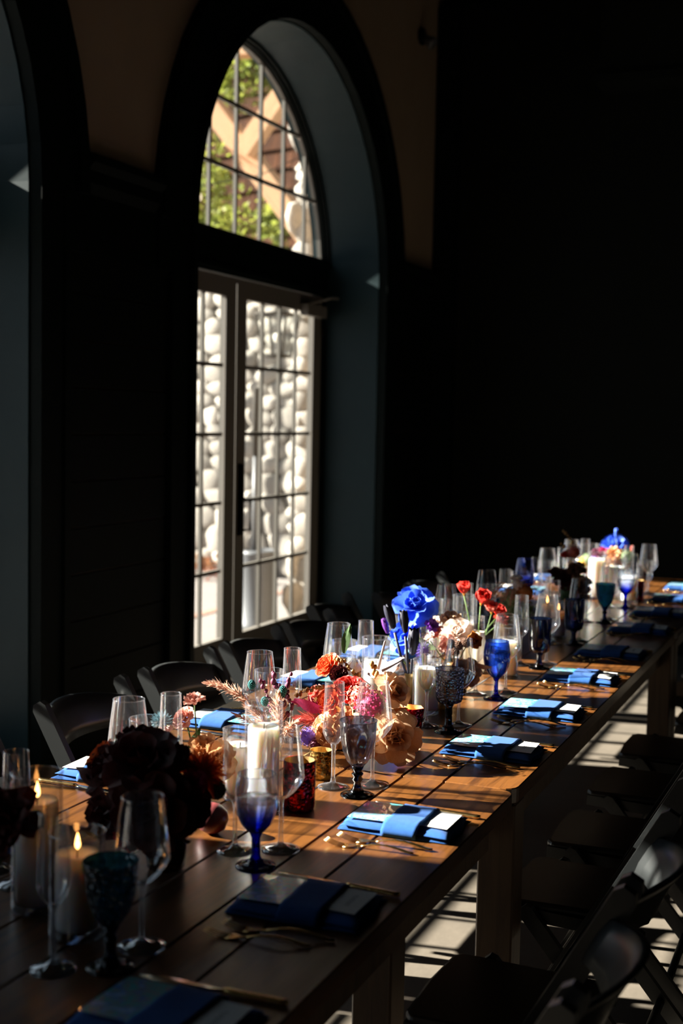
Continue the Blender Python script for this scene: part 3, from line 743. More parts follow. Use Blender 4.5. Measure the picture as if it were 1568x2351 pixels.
WHO_A = ['by the dark teal goblet', 'by the goblet fading to cobalt', 'by the smoky panelled goblet', 'by the smoky octagonal goblet', 'by the round cobalt goblet', 'by the straight navy goblet', 'by the shaded navy goblet', 'by the teal pressed-glass goblet', 'by the cobalt-stemmed goblet', 'by the far apricot flowers', 'at the last aisle place']
WHO_W = ['window side, by the near lit candles', 'window side, behind the dark bouquet', 'window side, behind the pink stems', 'window side, behind the orange blooms', 'window side, behind the blue roses', 'window side, behind the red poppies', 'window side, behind the arching grasses', 'window side, by the deep blue glass', 'window side, by the far hurricane candle', 'window side, nearest the back wall']
def setting(side, k, yn, who):
    s = 1 if side == 'aisle' else -1              # aisle diners face -x, window diners face +x
    rz = 0 if s > 0 else PI
    xc = -.857 if s > 0 else -1.575
    jr = rnd.uniform
    def at(dx, dy, z=TZ): return (xc + s * dx, yn + s * dy, z)
    rot = rz + jr(-.05, .05)
    where = who
    g = 'at the aisle-side places' if s > 0 else 'at the window-side places'
    copy_tree(nap0, at(0, 0, TZ), rot, 'folded blue linen napkin with pocket band, ' + where, 'blue napkins ' + g)
    ca, sa = math.cos(rot), math.sin(rot)
    def on(dx, dy, z): return (xc + ca * dx - sa * dy, yn + sa * dx + ca * dy, TZ + z)
    o = link('menu_card', art_me, None, on(-.058, .004, .0222), (0, -.02, rot + jr(-.04, .04))); tag(o, 'art card tucked in the blue napkin, ' + where, 'card', 'art cards ' + g)
    o = link('place_card', card_me, None, on(.066, .004, .0222), (0, .02, rot + jr(-.07, .07))); tag(o, 'white place card on the blue napkin, ' + where, 'card', 'place cards ' + g)
    link('printed_name', print_me, o)
    copy_tree(fork_a, at(-.035, -.128), rz + .06 + jr(-.05, .05), 'gold dinner fork next to the napkin, ' + where, 'gold dinner forks ' + g)
    copy_tree(fork_b, at(-.05, -.165), rz + .10 + jr(-.05, .05), 'gold salad fork, outer of the pair, ' + where, 'gold salad forks ' + g)
    copy_tree(knife0, at(.015, .118), rz + jr(-.06, .02), 'gold table knife with ornate handle, ' + where, 'gold knives ' + g)
for k, y in enumerate(AISLE): setting('aisle', k, y, WHO_A[k])
for k, y in enumerate(WINDOW): setting('window', k, y, WHO_W[k])
def drop(o):
    for c in list(o.children): drop(c)
    bpy.data.objects.remove(o)
for p in protos: drop(p)

# ------------------------------------------------------------------ glassware
def stemware(name, bowl, stem_top, foot, bowl_m, stem_m=None, mod=None, n=40, rs=.0042, knob=None, footm=None):
    t = thing(name, 'x', 'glass')
    b = MB().lathe(bowl, n, mod=mod, cap=False); part('bowl', b, bowl_m, t)
    r0, z0 = bowl[-1]; part('rim', MB().lathe([(r0 + .0009 * math.cos(a), z0 + .0009 * math.sin(a)) for a in [2 * PI * i / 6 for i in range(7)]], n, mod=mod, cap=False), bowl_m, t)
    st = [(rs * 1.6, .010), (rs * 1.05, .022)]
    if knob: st += knob
    st += [(rs, stem_top * .6), (rs, stem_top - .012), (rs * 1.7, stem_top + .002)]
    part('stem', MB().lathe(st, 14), stem_m or bowl_m, t)
    part('foot', MB().lathe([(foot, 0), (foot, .0022), (foot * .75, .0042), (foot * .4, .0068), (rs * 1.8, .0115), (rs, .014)], n, mod=footm), stem_m or bowl_m, t)
    return t
def wine_proto(m='clear'):
    return stemware('wine_glass', [(.004, .098), (.012, .101), (.026, .113), (.0395, .131), (.0432, .140), (.0425, .150), (.0380, .190), (.0318, .236)], .100, .037, m, 'clear_stem' if m == 'clear' else None)
def flute_proto(m='clear'):
    return stemware('champagne_flute', [(.004, .095), (.010, .099), (.019, .110), (.0245, .124), (.0248, .134), (.0236, .170), (.0212, .236)], .097, .034, m, 'clear_stem', n=32)
wine0, flute0 = wine_proto(), flute_proto()
M['goblet_fade'] = glass('cobalt_fade_glass', (.045, .075, .62), (.004, .010, .30), gloss=.6, refr=.30, edge_sheen=.06, grad=(.088, .122, (.86, .90, .975)))
M['goblet_cobalt'] = glass('cobalt_glass', (.14, .30, .88), (.01, .04, .42), gloss=.5, refr=.35, edge_sheen=.04)
M['goblet_cobalt_deep'] = glass('cobalt_deep_glass', (.02, .03, .62), (.004, .006, .22), gloss=.5, refr=.4)
M['goblet_smoke'] = glass('smoky_blue_glass', (.46, .50, .64), (.06, .09, .24), gloss=.6, refr=.35, edge_sheen=.05)
M['goblet_smoke_stem'] = glass('smoky_stem_glass', (.05, .07, .16), (.01, .02, .07), gloss=.5, refr=.3)
M['goblet_texture'] = glass('textured_smoke_glass', (.26, .29, .42), (.04, .06, .14), gloss=.5, refr=.2, bump=.6, bscale=150)
M['goblet_navy'] = glass('navy_glass', (.06, .10, .26), (.01, .02, .08), gloss=.45, refr=.35)
M['goblet_teal'] = glass('teal_pressed_glass', (.03, .20, .30), (.005, .04, .07), gloss=.55, refr=.4, bump=.9, bscale=110)
M['blue_wine'] = glass('blue_wine_glass', (.03, .04, .75), (.01, .02, .40), gloss=.5, refr=.2, edge_sheen=.05, grad=(.125, .17, (.55, .60, .92)))
EGG = [(.006, .062), (.016, .066), (.028, .080), (.036, .098), (.0395, .118), (.0395, .138), (.037, .158), (.0345, .172)]
def panels(nf, amp): return lambda a, z: 1 + amp * math.cos(nf * a) * (1 if .03 < z < .13 else .25)
def goblet(kind):
    if kind == 'fade': return stemware('water_goblet', EGG, .064, .037, 'goblet_fade', 'goblet_cobalt_deep', rs=.008, knob=[(.0085, .032), (.0075, .040)])
    if kind == 'smoke': return stemware('water_goblet', [(.007, .062), (.014, .066), (.024, .078), (.033, .100), (.0385, .128), (.0405, .156), (.041, .166)], .064, .037, 'goblet_smoke', 'goblet_smoke_stem', mod=panels(10, .025), n=60, rs=.0085, knob=[(.008, .03), (.0125, .036), (.009, .042), (.0135, .048), (.009, .054)], footm=panels(10, .03))
    if kind == 'octagon': return stemware('water_goblet', [(.008, .075), (.022, .077), (.033, .083), (.0365, .092), (.0375, .120), (.039, .168)], .078, .037, 'goblet_texture', 'goblet_smoke_stem', mod=lambda a, z: 1 / max(math.cos((a % (PI / 4)) - PI / 8), .5) * .95, n=64, rs=.010, knob=[(.010, .035), (.0085, .05)])
    if kind == 'cobalt': return stemware('water_goblet', EGG, .064, .036, 'goblet_cobalt', 'goblet_cobalt_deep', rs=.0065)
    if kind == 'navy': return stemware('water_goblet', [(.008, .052), (.022, .054), (.032, .060), (.035, .075), (.036, .110), (.038, .168)], .054, .035, 'goblet_navy', 'goblet_navy', rs=.009)
    if kind == 'teal': return stemware('water_goblet', [(.007, .062), (.015, .067), (.028, .085), (.036, .112), (.0405, .150), (.041, .162)], .064, .036, 'goblet_teal', 'goblet_navy', mod=panels(12, .02), n=60, rs=.0085, knob=[(.0075, .035), (.011, .043), (.0075, .05)])
    if kind == 'stemblue': return stemware('water_goblet', EGG, .064, .036, 'goblet_fade', 'goblet_cobalt_deep', rs=.0075, knob=[(.009, .034), (.007, .042)])
    if kind == 'clear': return stemware('water_goblet', [(.006, .055), (.018, .058), (.030, .072), (.036, .095), (.0375, .130), (.0385, .165)], .058, .036, 'clear', 'clear', mod=panels(12, .012), n=48, rs=.007)
    if kind == 'blue_wine': return wine_proto('blue_wine')
def water(t, bowl, level, m='water'):
    prof = [(max(r - .0018, .001), z + .0015) for r, z in bowl if z < level]
    r1 = None
    for (ra, za), (rb, zb) in zip(bowl, bowl[1:]):
        if za < level <= zb: r1 = ra + (rb - ra) * (level - za) / (zb - za)
    prof += [(r1 - .0018, level), (1e-5, level)]
    part('water', MB().lathe(prof, 32, cap=False), m, t)
def place_glass(proto, x, y, label, group, rz=0):
    c = copy_tree(proto, (x, y, TZ), rz, label, group); return c
GY = [1.615, 2.101, 2.599, 3.244, 3.70, 4.226, 4.745, 5.325, 5.79, 6.29]
KIND = ['teal', 'fade', 'smoke', 'octagon', 'cobalt', 'navy', 'navy', 'teal', 'stemblue', 'clear']
GLAB = ['dark teal pressed-glass goblet in the shade by the two lit candles', 'clear goblet fading to cobalt blue at the bottom, before the tall pillar candle', 'smoky blue panelled goblet with knobbed stem beside the peach rose', 'smoky textured octagonal goblet on a dark stem', 'round-bellied cobalt blue goblet of iced water', 'straight-sided navy goblet half full of water', 'dark navy goblet in the shade beside the dark bouquet', 'teal pressed-glass goblet beside the far glowing candles', 'pale goblet on a bright cobalt stem by the far flowers', 'plain clear goblet by the last aisle place']
NEAR = ['the dark teal goblet', 'the goblet fading to cobalt', 'the smoky panelled goblet', 'the smoky octagonal goblet', 'the round cobalt goblet', 'the straight navy goblet', 'the dark bouquet in the shade', 'the teal pressed-glass goblet', 'the goblet on a cobalt stem', 'the far pink flowers']
WX = [.085, .103, .086, .081, .099, .089, .085, .085, .083, .085]; FX = [-.041, .057, .035, .032, .033, .027, -.02, -.013, .01, -.04]
for k, y in enumerate(GY):
    g = goblet(KIND[k]); g.location = (-1.024, y, TZ); g['label'] = GLAB[k]; g['group'] = 'water goblets at the aisle-side places'
    if KIND[k] == 'fade': water(g, EGG, .128)
    if KIND[k] == 'cobalt':
        water(g, EGG, .140)
        for q in range(4): part('ice_cube', MB().box(-.011, .011, -.011, .011, -.011, .011, Matrix.Translation((rnd.uniform(-.014, .014), rnd.uniform(-.014, .014), .098 + .015 * q)) @ Matrix.Rotation(rnd.uniform(0, 3), 4, 'Z') @ Matrix.Rotation(rnd.uniform(0, 3), 4, 'X')), 'water', g, False)
    if KIND[k] in ('navy', 'stemblue'): water(g, [(.008, .052), (.022, .054), (.032, .060), (.035, .075), (.036, .110), (.038, .168)] if KIND[k] == 'navy' else EGG, .128)
    place_glass(wine0, -1.022, y + WX[k], 'clear stemmed wine glass with angled bowl beside ' + NEAR[k], 'clear wine glasses')
    place_glass(flute0, -1.096, y + FX[k], 'clear slender champagne flute beside ' + NEAR[k], 'clear champagne flutes')
WG = [1.75, 2.28, 2.889, 3.398, 3.93, 4.39, 4.90, 5.41, 5.895, 6.40]
WLAB = ['on the window side by the near lit candles', 'on the window side behind the dark burgundy bouquet', 'on the window side behind the dried plumes', 'on the window side behind the white anthurium', 'on the window side behind the blue roses', 'on the window side behind the red poppies', 'on the window side behind the arching grasses', 'on the window side beside the deep blue stemmed glass', 'on the window side by the far hurricane candle', 'on the window side nearest the back wall']
cg = goblet('clear'); cg['label'] = 'x'
for k, y in enumerate(WG):
    if k == 7:
        b = goblet('blue_wine'); b.location = (-1.385, y, TZ); b.name = 'wine_glass'; b['label'] = 'tall deep blue stemmed glass on the window side'; water(b, [(.004, .098), (.012, .101), (.026, .113), (.0395, .131), (.0432, .140), (.0425, .150), (.0380, .190), (.0318, .236)], .17)
    else: place_glass(wine0, -1.405, y, 'clear stemmed wine glass ' + WLAB[k], 'clear wine glasses')
    place_glass(flute0, -1.355, y + .085, 'clear slender champagne flute ' + WLAB[k], 'clear champagne flutes')
    place_glass(cg, -1.44, y + .13, 'clear panelled water goblet ' + WLAB[k], 'clear water goblets')
for p in (wine0, flute0, cg): drop(p)

# ------------------------------------------------------------------ candles and votives
def cylinder_vase(x, y, r, h, label):
    t = thing('hurricane_vase', label, 'vase', (x, y, TZ))
    part('wall', MB().lathe([(r * .98, .004), (r, .01), (r, h)], 40, cap=False), 'clear', t)
    part('rim', MB().lathe([(r + .0016 * math.cos(a), h + .0016 * math.sin(a)) for a in [2 * PI * i / 6 for i in range(7)]], 40, cap=False), 'clear', t)
    part('base', MB().lathe([(r * .96, 0), (r, .004), (r, .011), (r * .9, .012), (1e-5, .010)], 40), 'clear_thick', t)
    return t
def pillar_candle(x, y, r, h, label, lit=False, z=.0125):
    t = thing('pillar_candle', label, 'candle', (x, y, TZ + z))
    rr = random.Random(int(x * 1000 + y * 100)); ph = rr.uniform(0, 6)
    part('wax_body', MB().lathe([(r * .98, 0), (r, .003), (r, h - .004), (r * .93, h), (r * .8, h - .004), (r * .3, h - .009), (1e-5, h - .010)], 32, mod=lambda a, z: 1 + (.03 * math.sin(3 * a + ph) if z > h - .002 else 0)), 'wax', t)
    part('wick', MB().tube([(0, 0, h - .010), (.001, 0, h + .004)], .0011, 6), 'wick', t)
    if lit: part('flame', MB().lathe([(1e-5, 0), (.0034, .004), (.0044, .009), (.0032, .017), (.0012, .024), (1e-5, .028)], 12, (.001, 0, h + .0035)), 'flame', t)
    return t
for x, y, r, h, cr, chh, lit, lab in [
    (-1.262, 1.765, .042, .228, .035, .170, True, 'beside the near dark flower'),
    (-1.140, 1.700, .044, .165, .034, .120, True, 'behind the dark teal goblet'),
    (-1.165, 2.42, .0395, .225, .033, .165, False, 'behind the goblet fading to cobalt'),
    (-1.245, 2.47, .037, .150, .030, .105, False, 'beside the pink stems'),
    (-1.302, 3.43, .040, .20, .034, .12, False, 'behind the white anthurium'),
    (-1.150, 3.43, .038, .150, .033, .115, False, 'behind the gold bud vase'),
    (-1.345, 4.09, .030, .225, .024, .13, False, 'just behind the blue rose'),
    (-1.290, 4.24, .040, .225, .032, .12, False, 'behind the red poppies'),
    (-1.085, 4.03, .040, .165, .034, .105, False, 'behind the round cobalt goblet'),
    (-1.17, 4.93, .036, .165, .03, .105, True, 'in the shade beyond the grasses'),
    (-1.11, 4.86, .034, .14, .028, .09, True, 'in the shade by the dark bouquet'),
    (-1.365, 6.62, .055, .20, .042, .10, False, 'behind the far orange flowers'),
    (-1.12, 6.085, .042, .19, .036, .14, False, 'beside the teal pressed-glass goblet'),
    (-1.205, 6.04, .042, .22, .036, .175, False, 'before the far pink flowers'),
    (-1.045, 5.99, .040, .15, .034, .11, False, 'behind the cobalt-stemmed goblet')]:
    cylinder_vase(x, y, r, h, 'clear glass cylinder around a candle ' + lab)
    pillar_candle(x, y, cr, chh, ('lit' if lit else 'unlit') + ' ivory pillar candle inside a glass cylinder ' + lab, lit)
def mercury(name, a, b, inner=None):
    m, t, out = nt(name); p = N(t, 'BsdfPrincipled', i_Roughness=.16, i_Metallic=.75)
    tc = N(t, 'TexCoord'); n = N(t, 'TexVoronoi', i_Scale=140.0); t.links.new(tc.outputs['Object'], n.inputs[0])
    n2 = N(t, 'TexNoise', i_Scale=60.0, i_Detail=4); t.links.new(tc.outputs['Object'], n2.inputs[0])
    r = ramp(t, [(.42, a), (.62, b)]); t.links.new(n2.outputs[0], r.inputs[0]); t.links.new(r.outputs[0], p.inputs['Base Color'])
    bp = N(t, 'Bump', i_Strength=.5, i_Distance=.003); t.links.new(n.outputs[0], bp.inputs['Height']); t.links.new(bp.outputs[0], p.inputs['Normal'])
    tl = N(t, 'BsdfTranslucent'); t.links.new(r.outputs[0], tl.inputs[0]); mx = N(t, 'MixShader'); mx.inputs[0].default_value = .35
    t.links.new(p.outputs[0], mx.inputs[1]); t.links.new(tl.outputs[0], mx.inputs[2]); t.links.new(mx.outputs[0], out.inputs[0]); return m
M['red_mercury'] = mercury('red_mercury_glass', (.05, .002, .004), (.88, .015, .03)); M['gold_mercury'] = mercury('gold_mercury_glass', (.30, .16, .03), (.85, .60, .20))
M['gold_leaf'] = mat('gold_lining', (.85, .58, .24), .35, .8)
def votive(x, y, r, h, m, label, n=40, mod=None, taper=1.0):
    t = thing('votive_holder', label, 'votive', (x, y, TZ))
    part('cup', MB().lathe([(r * .55 * taper, 0), (r * .92 * taper, .001), (r * .98 * taper, .008), (r, h * .5), (r * (2 - taper) * .99, h - .004), (r * (2 - taper) * .95, h)], n, mod=mod, cap=False), m, t)
    part('lining', MB().lathe([(r * .90 * taper, .012), (r * .94, h * .5), (r * (2 - taper) * .94, h - .0005)], n, mod=mod, cap=False), 'gold_leaf', t)
    part('wax', MB().lathe([(r * .85 * taper, .012), (r * .88, h * .45), (1e-5, h * .44)], 24), 'wax', t); return t
votive(-1.098, 2.455, .034, .105, 'red_mercury', 'red speckled mercury-glass votive with a gold lining', mod=lambda a, z: 1 + .012 * math.cos(14 * a))
votive(-1.150, 2.69, .026, .066, 'gold_mercury', 'small gold ribbed votive cup behind the red votive', mod=lambda a, z: 1 + .02 * math.cos(16 * a))
votive(-1.085, 3.12, .030, .085, 'red_mercury', 'dark red hexagonal votive beside the peach rose', n=6, taper=.82)
votive(-1.130, 3.50, .027, .085, 'gold_mercury', 'speckled gold votive behind the octagonal goblet')
votive(-1.03, 6.13, .03, .09, 'red_mercury', 'dark red votive beside the far aisle wine glasses')
M['dark_cup'] = glass('dark_amber_cup', (.10, .045, .02), (.02, .01, .006), gloss=.4, refr=.2)
M['ceramic_ivory'] = mat('ivory_ceramic', (.74, .64, .46), .4); M['brass'] = mat('brass', (.62, .42, .18), .32, 1); M['olive_ceramic'] = mat('gold_ceramic', (.36, .24, .10), .35, .6)

# ------------------------------------------------------------------ flowers
def petal_grid(w_, l_, cup, curl, ruf, seed, nu=5, nv=6, tip=0.0, start=.0, pw=.55):
    r = random.Random(seed); ph = r.uniform(0, 6); vs, fs = [], []
    th = start; y = z = 0.0; path = []
    for j in range(nv + 1):
        path.append((y, z, th)); th = start + curl * ((j + 1) / nv) ** 1.5
        y += math.sin(th) * l_ / nv; z += math.cos(th) * l_ / nv
    for j in range(nv + 1):
        v = j / nv; y, z, th = path[j]
        hw = w_ * (max(v, .04) ** pw) * (1 - (.45 + tip * .55) * v ** (4 - 2.2 * tip))
        for i in range(nu + 1):
            u = -1 + 2 * i / nu; c = cup * hw * u * u
            rf = ruf * l_ * v * v * math.sin(5 * u + ph + 2 * v)
            off = -c + rf; dz = -tip * 0
            vs.append((u * hw, y + math.cos(th) * off, z - math.sin(th) * off - .10 * l_ * abs(u) ** 3 * v))
    for j in range(nv):
        for i in range(nu): a = j * (nu + 1) + i; fs.append((a, a + 1, a + nu + 2, a + nu + 1))
    return vs, fs
def RZ(a): return Matrix.Rotation(a, 4, 'Z')
def RX(a): return Matrix.Rotation(a, 4, 'X')
def T(x, y, z): return Matrix.Translation((x, y, z))
def template(kind, seed=0):
    """list of (verts, faces, matrix) petals for a bloom of radius ~1 opening along +z, and a core"""
    r = random.Random(seed * 31 + len(kind)); P = []; core = MB()
    def ring(n, tilt, base, zoff, args, ph=0, jit=.12):
        for k in range(n):
            vs, fs = petal_grid(*args, seed=r.randint(0, 9999)) if isinstance(args, tuple) else petal_grid(seed=r.randint(0, 9999), **args)
            P.append((vs, fs, RZ(ph + 2 * PI * k / n + r.uniform(-jit, jit)) @ T(0, base, zoff) @ RX(-(tilt + r.uniform(-jit, jit)))))
    if kind == 'rose':
        ring(3, .05, .04, 0, dict(w_=.36, l_=.62, cup=.9, curl=-.5, ruf=.02), jit=.1)
        ring(4, .22, .10, -.02, dict(w_=.42, l_=.66, cup=.8, curl=-.1, ruf=.03), .5)
        ring(5, .48, .16, -.05, dict(w_=.50, l_=.78, cup=.6, curl=.35, ruf=.04), 1.0)
        ring(5, .78, .20, -.10, dict(w_=.58, l_=.86, cup=.5, curl=.7, ruf=.05), .2)
        ring(6, 1.08, .20, -.16, dict(w_=.60, l_=.92, cup=.4, curl=.85, ruf=.06), .7)
        core.ball((0, 0, .12), .17, 10, 6, (1, 1, 1.6)); core.lathe([(.05, -.3), (.2, -.2), (.24, -.05)], 10)
    elif kind == 'ranunculus':
        for q in range(5): ring(6 + q, .05 + .24 * q, .06 + .06 * q, .02 - .04 * q, dict(w_=.28 + .05 * q, l_=.42 + .09 * q, cup=.8 - .1 * q, curl=-.35 + .2 * q, ruf=.04, nu=4, nv=4), q * .4)
        core.ball((0, 0, .1), .15, 10, 6); core.lathe([(.04, -.28), (.15, -.18), (.2, -.08)], 8)
    elif kind == 'dahlia':
        for q in range(6): ring(9 + 2 * q, .15 + .26 * q, .04 + .03 * q, .06 - .03 * q, dict(w_=.10 + .015 * q, l_=.40 + .10 * q, cup=1.2, curl=.25, ruf=.02, nu=3, nv=4, tip=.7), q * .25, .08)
        core.ball((0, 0, .08), .16, 10, 6); core.lathe([(.04, -.3), (.18, -.2), (.2, -.08)], 8)
    elif kind == 'poppy':
        ring(4, .75, .06, 0, dict(w_=.62, l_=.92, cup=.35, curl=-.5, ruf=.10), 0); ring(4, .45, .05, .03, dict(w_=.55, l_=.78, cup=.4, curl=-.5, ruf=.12), .7)
        core.ball((0, 0, .12), .13, 10, 6); core.lathe([(.04, -.2), (.08, -.05), (.1, .05)], 8)
    elif kind == 'ruffle':
        ring(5, .95, .1, -.05, dict(w_=.55, l_=.9, cup=.2, curl=.5, ruf=.16), 0); ring(5, .6, .08, 0, dict(w_=.5, l_=.78, cup=.3, curl=.3, ruf=.18), .6); ring(4, .25, .05, .02, dict(w_=.4, l_=.6, cup=.5, curl=.2, ruf=.2), .3)
        core.ball((0, 0, .1), .1, 8, 5); core.lathe([(.04, -.3), (.14, -.16), (.16, -.04)], 8)
    elif kind == 'tulip':
        ring(3, .16, .10, 0, dict(w_=.36, l_=1.1, cup=.9, curl=-.45, ruf=.02, tip=.5), 0, .04); ring(3, .24, .14, -.02, dict(w_=.38, l_=1.1, cup=.8, curl=-.4, ruf=.02, tip=.5), PI / 3, .04)
        core.ball((0, 0, .08), .12, 8, 5); core.lathe([(.05, -.08), (.14, 0), (.1, .1)], 8)
    elif kind == 'spiky':
        for k in range(90):
            z = 1 - 1.5 * k / 90; a = k * 2.399; d = Vector((math.sqrt(max(0, 1 - z * z)) * math.cos(a), math.sqrt(max(0, 1 - z * z)) * math.sin(a), z)); q = Vector((0, 0, 1)).rotation_difference(d).to_matrix().to_4x4()
            L = r.uniform(.8, 1.05); core.add([(-.035, 0, .25), (.035, 0, .25), (.06, .02, .75 * L), (0, 0, L), (-.06, .02, .75 * L)], [(0, 1, 2, 3, 4)], q)
        core.ball((0, 0, 0), .38, 10, 6)
    elif kind == 'cluster':
        for k in range(46):
            z = 1 - 1.45 * k / 46; a = k * 2.399; d = Vector((math.sqrt(max(0, 1 - z * z)) * math.cos(a), math.sqrt(max(0, 1 - z * z)) * math.sin(a), z)); q = Vector((0, 0, 1)).rotation_difference(d).to_matrix().to_4x4() @ T(0, 0, r.uniform(.78, .98)) @ RZ(r.uniform(0, 2))
            for j in range(4): core.add([(0, 0, 0), (.11, .07, .03), (.17, 0, .06), (.11, -.07, .03)], [(0, 1, 2, 3)], q @ RZ(j * PI / 2))
            core.ball(tuple((q @ Vector((0, 0, .03)))), .035, 5, 3)
        core.ball((0, 0, 0), .72, 10, 6)
    elif kind == 'cone':
        for k in range(70):
            z = 1 - 1.9 * k / 70; a = k * 2.399; rr = math.sqrt(max(0, 1 - z * z)) * .75; core.ball((rr * math.cos(a), rr * math.sin(a), z), .17, 6, 4)
        core.ball((0, 0, 0), .7, 8, 5)
    return P, core
TPL, PM, CM = {}, {}, {}
def get_tpl(kind, seed):
    k = (kind, seed % 2)
    if k not in TPL: TPL[k] = template(kind, seed % 2)
    return TPL[k], k
def bloom(parent, name, pos, axis, R, kind, m, core_m=None, split=True, seed=0, stem_to=None, stem_r=.0018, stem_m='stem', origin=None):
    """pos/axis in world space; the arrangement root carries only a translation"""
    org = parent.location; pos = Vector(pos) - org
    (P, core), key = get_tpl(kind, seed)
    q = Vector((0, 0, 1)).rotation_difference(Vector(axis).normalized())
    split = bool(split and P)
    ck = (key, m, core_m, split)
    if ck not in CM:
        c = MB(); c.v, c.f = list(core.v), list(core.f)
        if not split:
            for vs, fs, mx in P: c.add(vs, fs, mx)
        CM[ck] = c.mesh(name, M[core_m if (split and core_m) else m])
    f = link(name, CM[ck], parent, pos, scale=R); f.rotation_mode = 'QUATERNION'; f.rotation_quaternion = q @ Quaternion((0, 0, 1), rnd.uniform(0, 6))
    if split:
        for i, (vs, fs, mx) in enumerate(P):
            pk = (key, m, i)
            if pk not in PM: PM[pk] = MB().add(vs, fs, mx).mesh('petal', M[m], fixn=False)
            link('petal', PM[pk], f)
    if stem_to is not None:
        s = Vector(stem_to) - org; a = Vector(axis).normalized()
        p0 = pos - a * R * .25; mid = (p0 * .6 + s * .4) - a * R * .35 + Vector((0, 0, -.01))
        part('stem', MB().tube([s, (s * .6 + mid * .4), mid, p0], stem_r, 7), stem_m, parent)
    return f
def leaf_part(parent, pos, axis, L, w_, m='leaf', curl=.6, name='leaf'):
    vs, fs = petal_grid(w_ / L * 1.0, 1.0, .25, curl, .03, rnd.randint(0, 999), 4, 6, tip=.8)
    me = MB().add(vs, fs).mesh(name, M[m], fixn=False); o = link(name, me, parent, Vector(pos) - parent.location, scale=L)
    o.rotation_mode = 'QUATERNION'; o.rotation_quaternion = Vector((0, 0, 1)).rotation_difference(Vector(axis).normalized()); return o
def berry_stem(parent, pts, n, r, m, stem_m='brown', name='berry_spray'):
    pts = [Vector(p) - parent.location for p in pts]; mbx = MB().tube(pts, .0013, 5)
    part('twig', mbx, stem_m, parent); b = MB()
    for i in range(n):
        s = .25 + .75 * i / max(n - 1, 1); k = s * (len(pts) - 1); j = min(int(k), len(pts) - 2); p = pts[j].lerp(pts[j + 1], k - j)
        b.ball(p + Vector((rnd.uniform(-1, 1), rnd.uniform(-1, 1), rnd.uniform(-1, 1))) * r * .7, r * rnd.uniform(.7, 1.15), 8, 5, (1, 1, 1.25))
    return part(name, b, m, parent)
def plume(parent, base, tip, wd, m, n=260, seed=1, droop=.0):
    r = random.Random(seed); a, b = Vector(base) - parent.location, Vector(tip) - parent.location; d = b - a; mbx = MB(); mbx.tube([a, a + d * .5 + Vector((0, 0, droop)), b], .0012, 5)
    for k in range(n):
        s = r.uniform(.25, 1) ; p = a + d * s + Vector((0, 0, droop * 4 * s * (1 - s))); w2 = wd * math.sin(PI * min(1, .12 + s * .86))
        e = p + d.normalized() * wd * .9 + Vector((r.gauss(0, 1), r.gauss(0, 1), r.gauss(0, 1))) * w2 * .55; t = Vector((r.uniform(-1, 1), r.uniform(-1, 1), r.uniform(-1, 1))).normalized() * .0016
        mbx.add([p, p.lerp(e, .6) + t, e, p.lerp(e, .6) - t], [(0, 1, 2, 3)])
    o = part('plume', mbx, m, parent); o['kind'] = 'stuff'; return o
def vase_part(t, prof, m, n=28): return part('vase', MB().lathe(prof, n, cap=False), m, t)
CUPV = [(1e-5, .002), (.030, .002), (.034, .006), (.037, .03), (.038, .09), (.036, .10), (.034, .098), (.033, .02), (1e-5, .012)]
V = Vector
def arr(label, x, y): return thing('flower_arrangement', label, 'flowers', (x, y, TZ))

# A0 near dark flower at the frame edge
a = arr('near-black bloom in a small cup beside the lit candle', -1.335, 1.66); vase_part(a, [(r * .8, z * .8) for r, z in CUPV], 'dark_cup')
bloom(a, 'dark_dahlia', py(28, 1882, 1.70), (.2, -.6, .7), .060, 'ruffle', 'burgundy', 'burgundy', seed=1, stem_to=(-1.335, 1.66, TZ + .05))
bloom(a, 'dark_ruffle', py(2, 1935, 1.68), (-.2, -.6, .5), .05, 'ruffle', 'burgundy', 'burgundy', seed=0, stem_to=(-1.335, 1.66, TZ + .05))
# A dark burgundy bouquet in a dark cup
ax, ay = -1.165, 2.02
a = arr('large dark burgundy and rust bouquet in a dark glass cup', ax, ay); vase_part(a, CUPV, 'dark_cup'); s0 = V((ax, ay, TZ + .07))
for u, v, y, R, kind, m, axs in [(255, 1770, 2.03, .060, 'ruffle', 'burgundy', (-.5, -.5, .5)), (330, 1760, 2.0, .075, 'rose', 'burgundy', (0, -.6, .7)), (350, 1860, 1.97, .075, 'rose', 'burgundy', (.1, -.9, .2)), (255, 1870, 1.99, .058, 'ruffle', 'burgundy', (-.4, -.8, .1)), (320, 1710, 2.06, .05, 'ruffle', 'burgundy', (0, 0, 1)), (395, 1745, 2.03, .045, 'ruffle', 'burgundy', (.4, 0, 1)), (230, 1740, 2.06, .04, 'ranunculus', 'rust', (-.7, -.3, .6)), (460, 1778, 2.05, .048, 'dahlia', 'rust', (.6, -.5, .5)), (420, 1850, 2.0, .05, 'rose', 'burgundy', (.6, -.6, .2)), (445, 1800, 2.02, .03, 'ruffle', 'magenta', (.2, -.7, .4)), (300, 1915, 1.99, .035, 'ruffle', 'red', (-.1, -.9, -.3))]:
    bloom(a, 'dark_rose' if m == 'burgundy' else 'rust_bloom', py(u, v, y), axs, R, kind, m, 'burgundy', seed=u, stem_to=s0)
bloom(a, 'seed_pod', py(498, 1815, 2.07), (.5, -.5, .5), .019, 'cone', 'sage', split=False, stem_to=s0)
for u, v, d in [(280, 1900, (-.6, -.5, -.2)), (400, 1900, (.5, -.6, -.2)), (250, 1800, (-.9, -.2, .2))]: leaf_part(a, py(u, v, 2.0), d, .08, .03, 'burgundy')
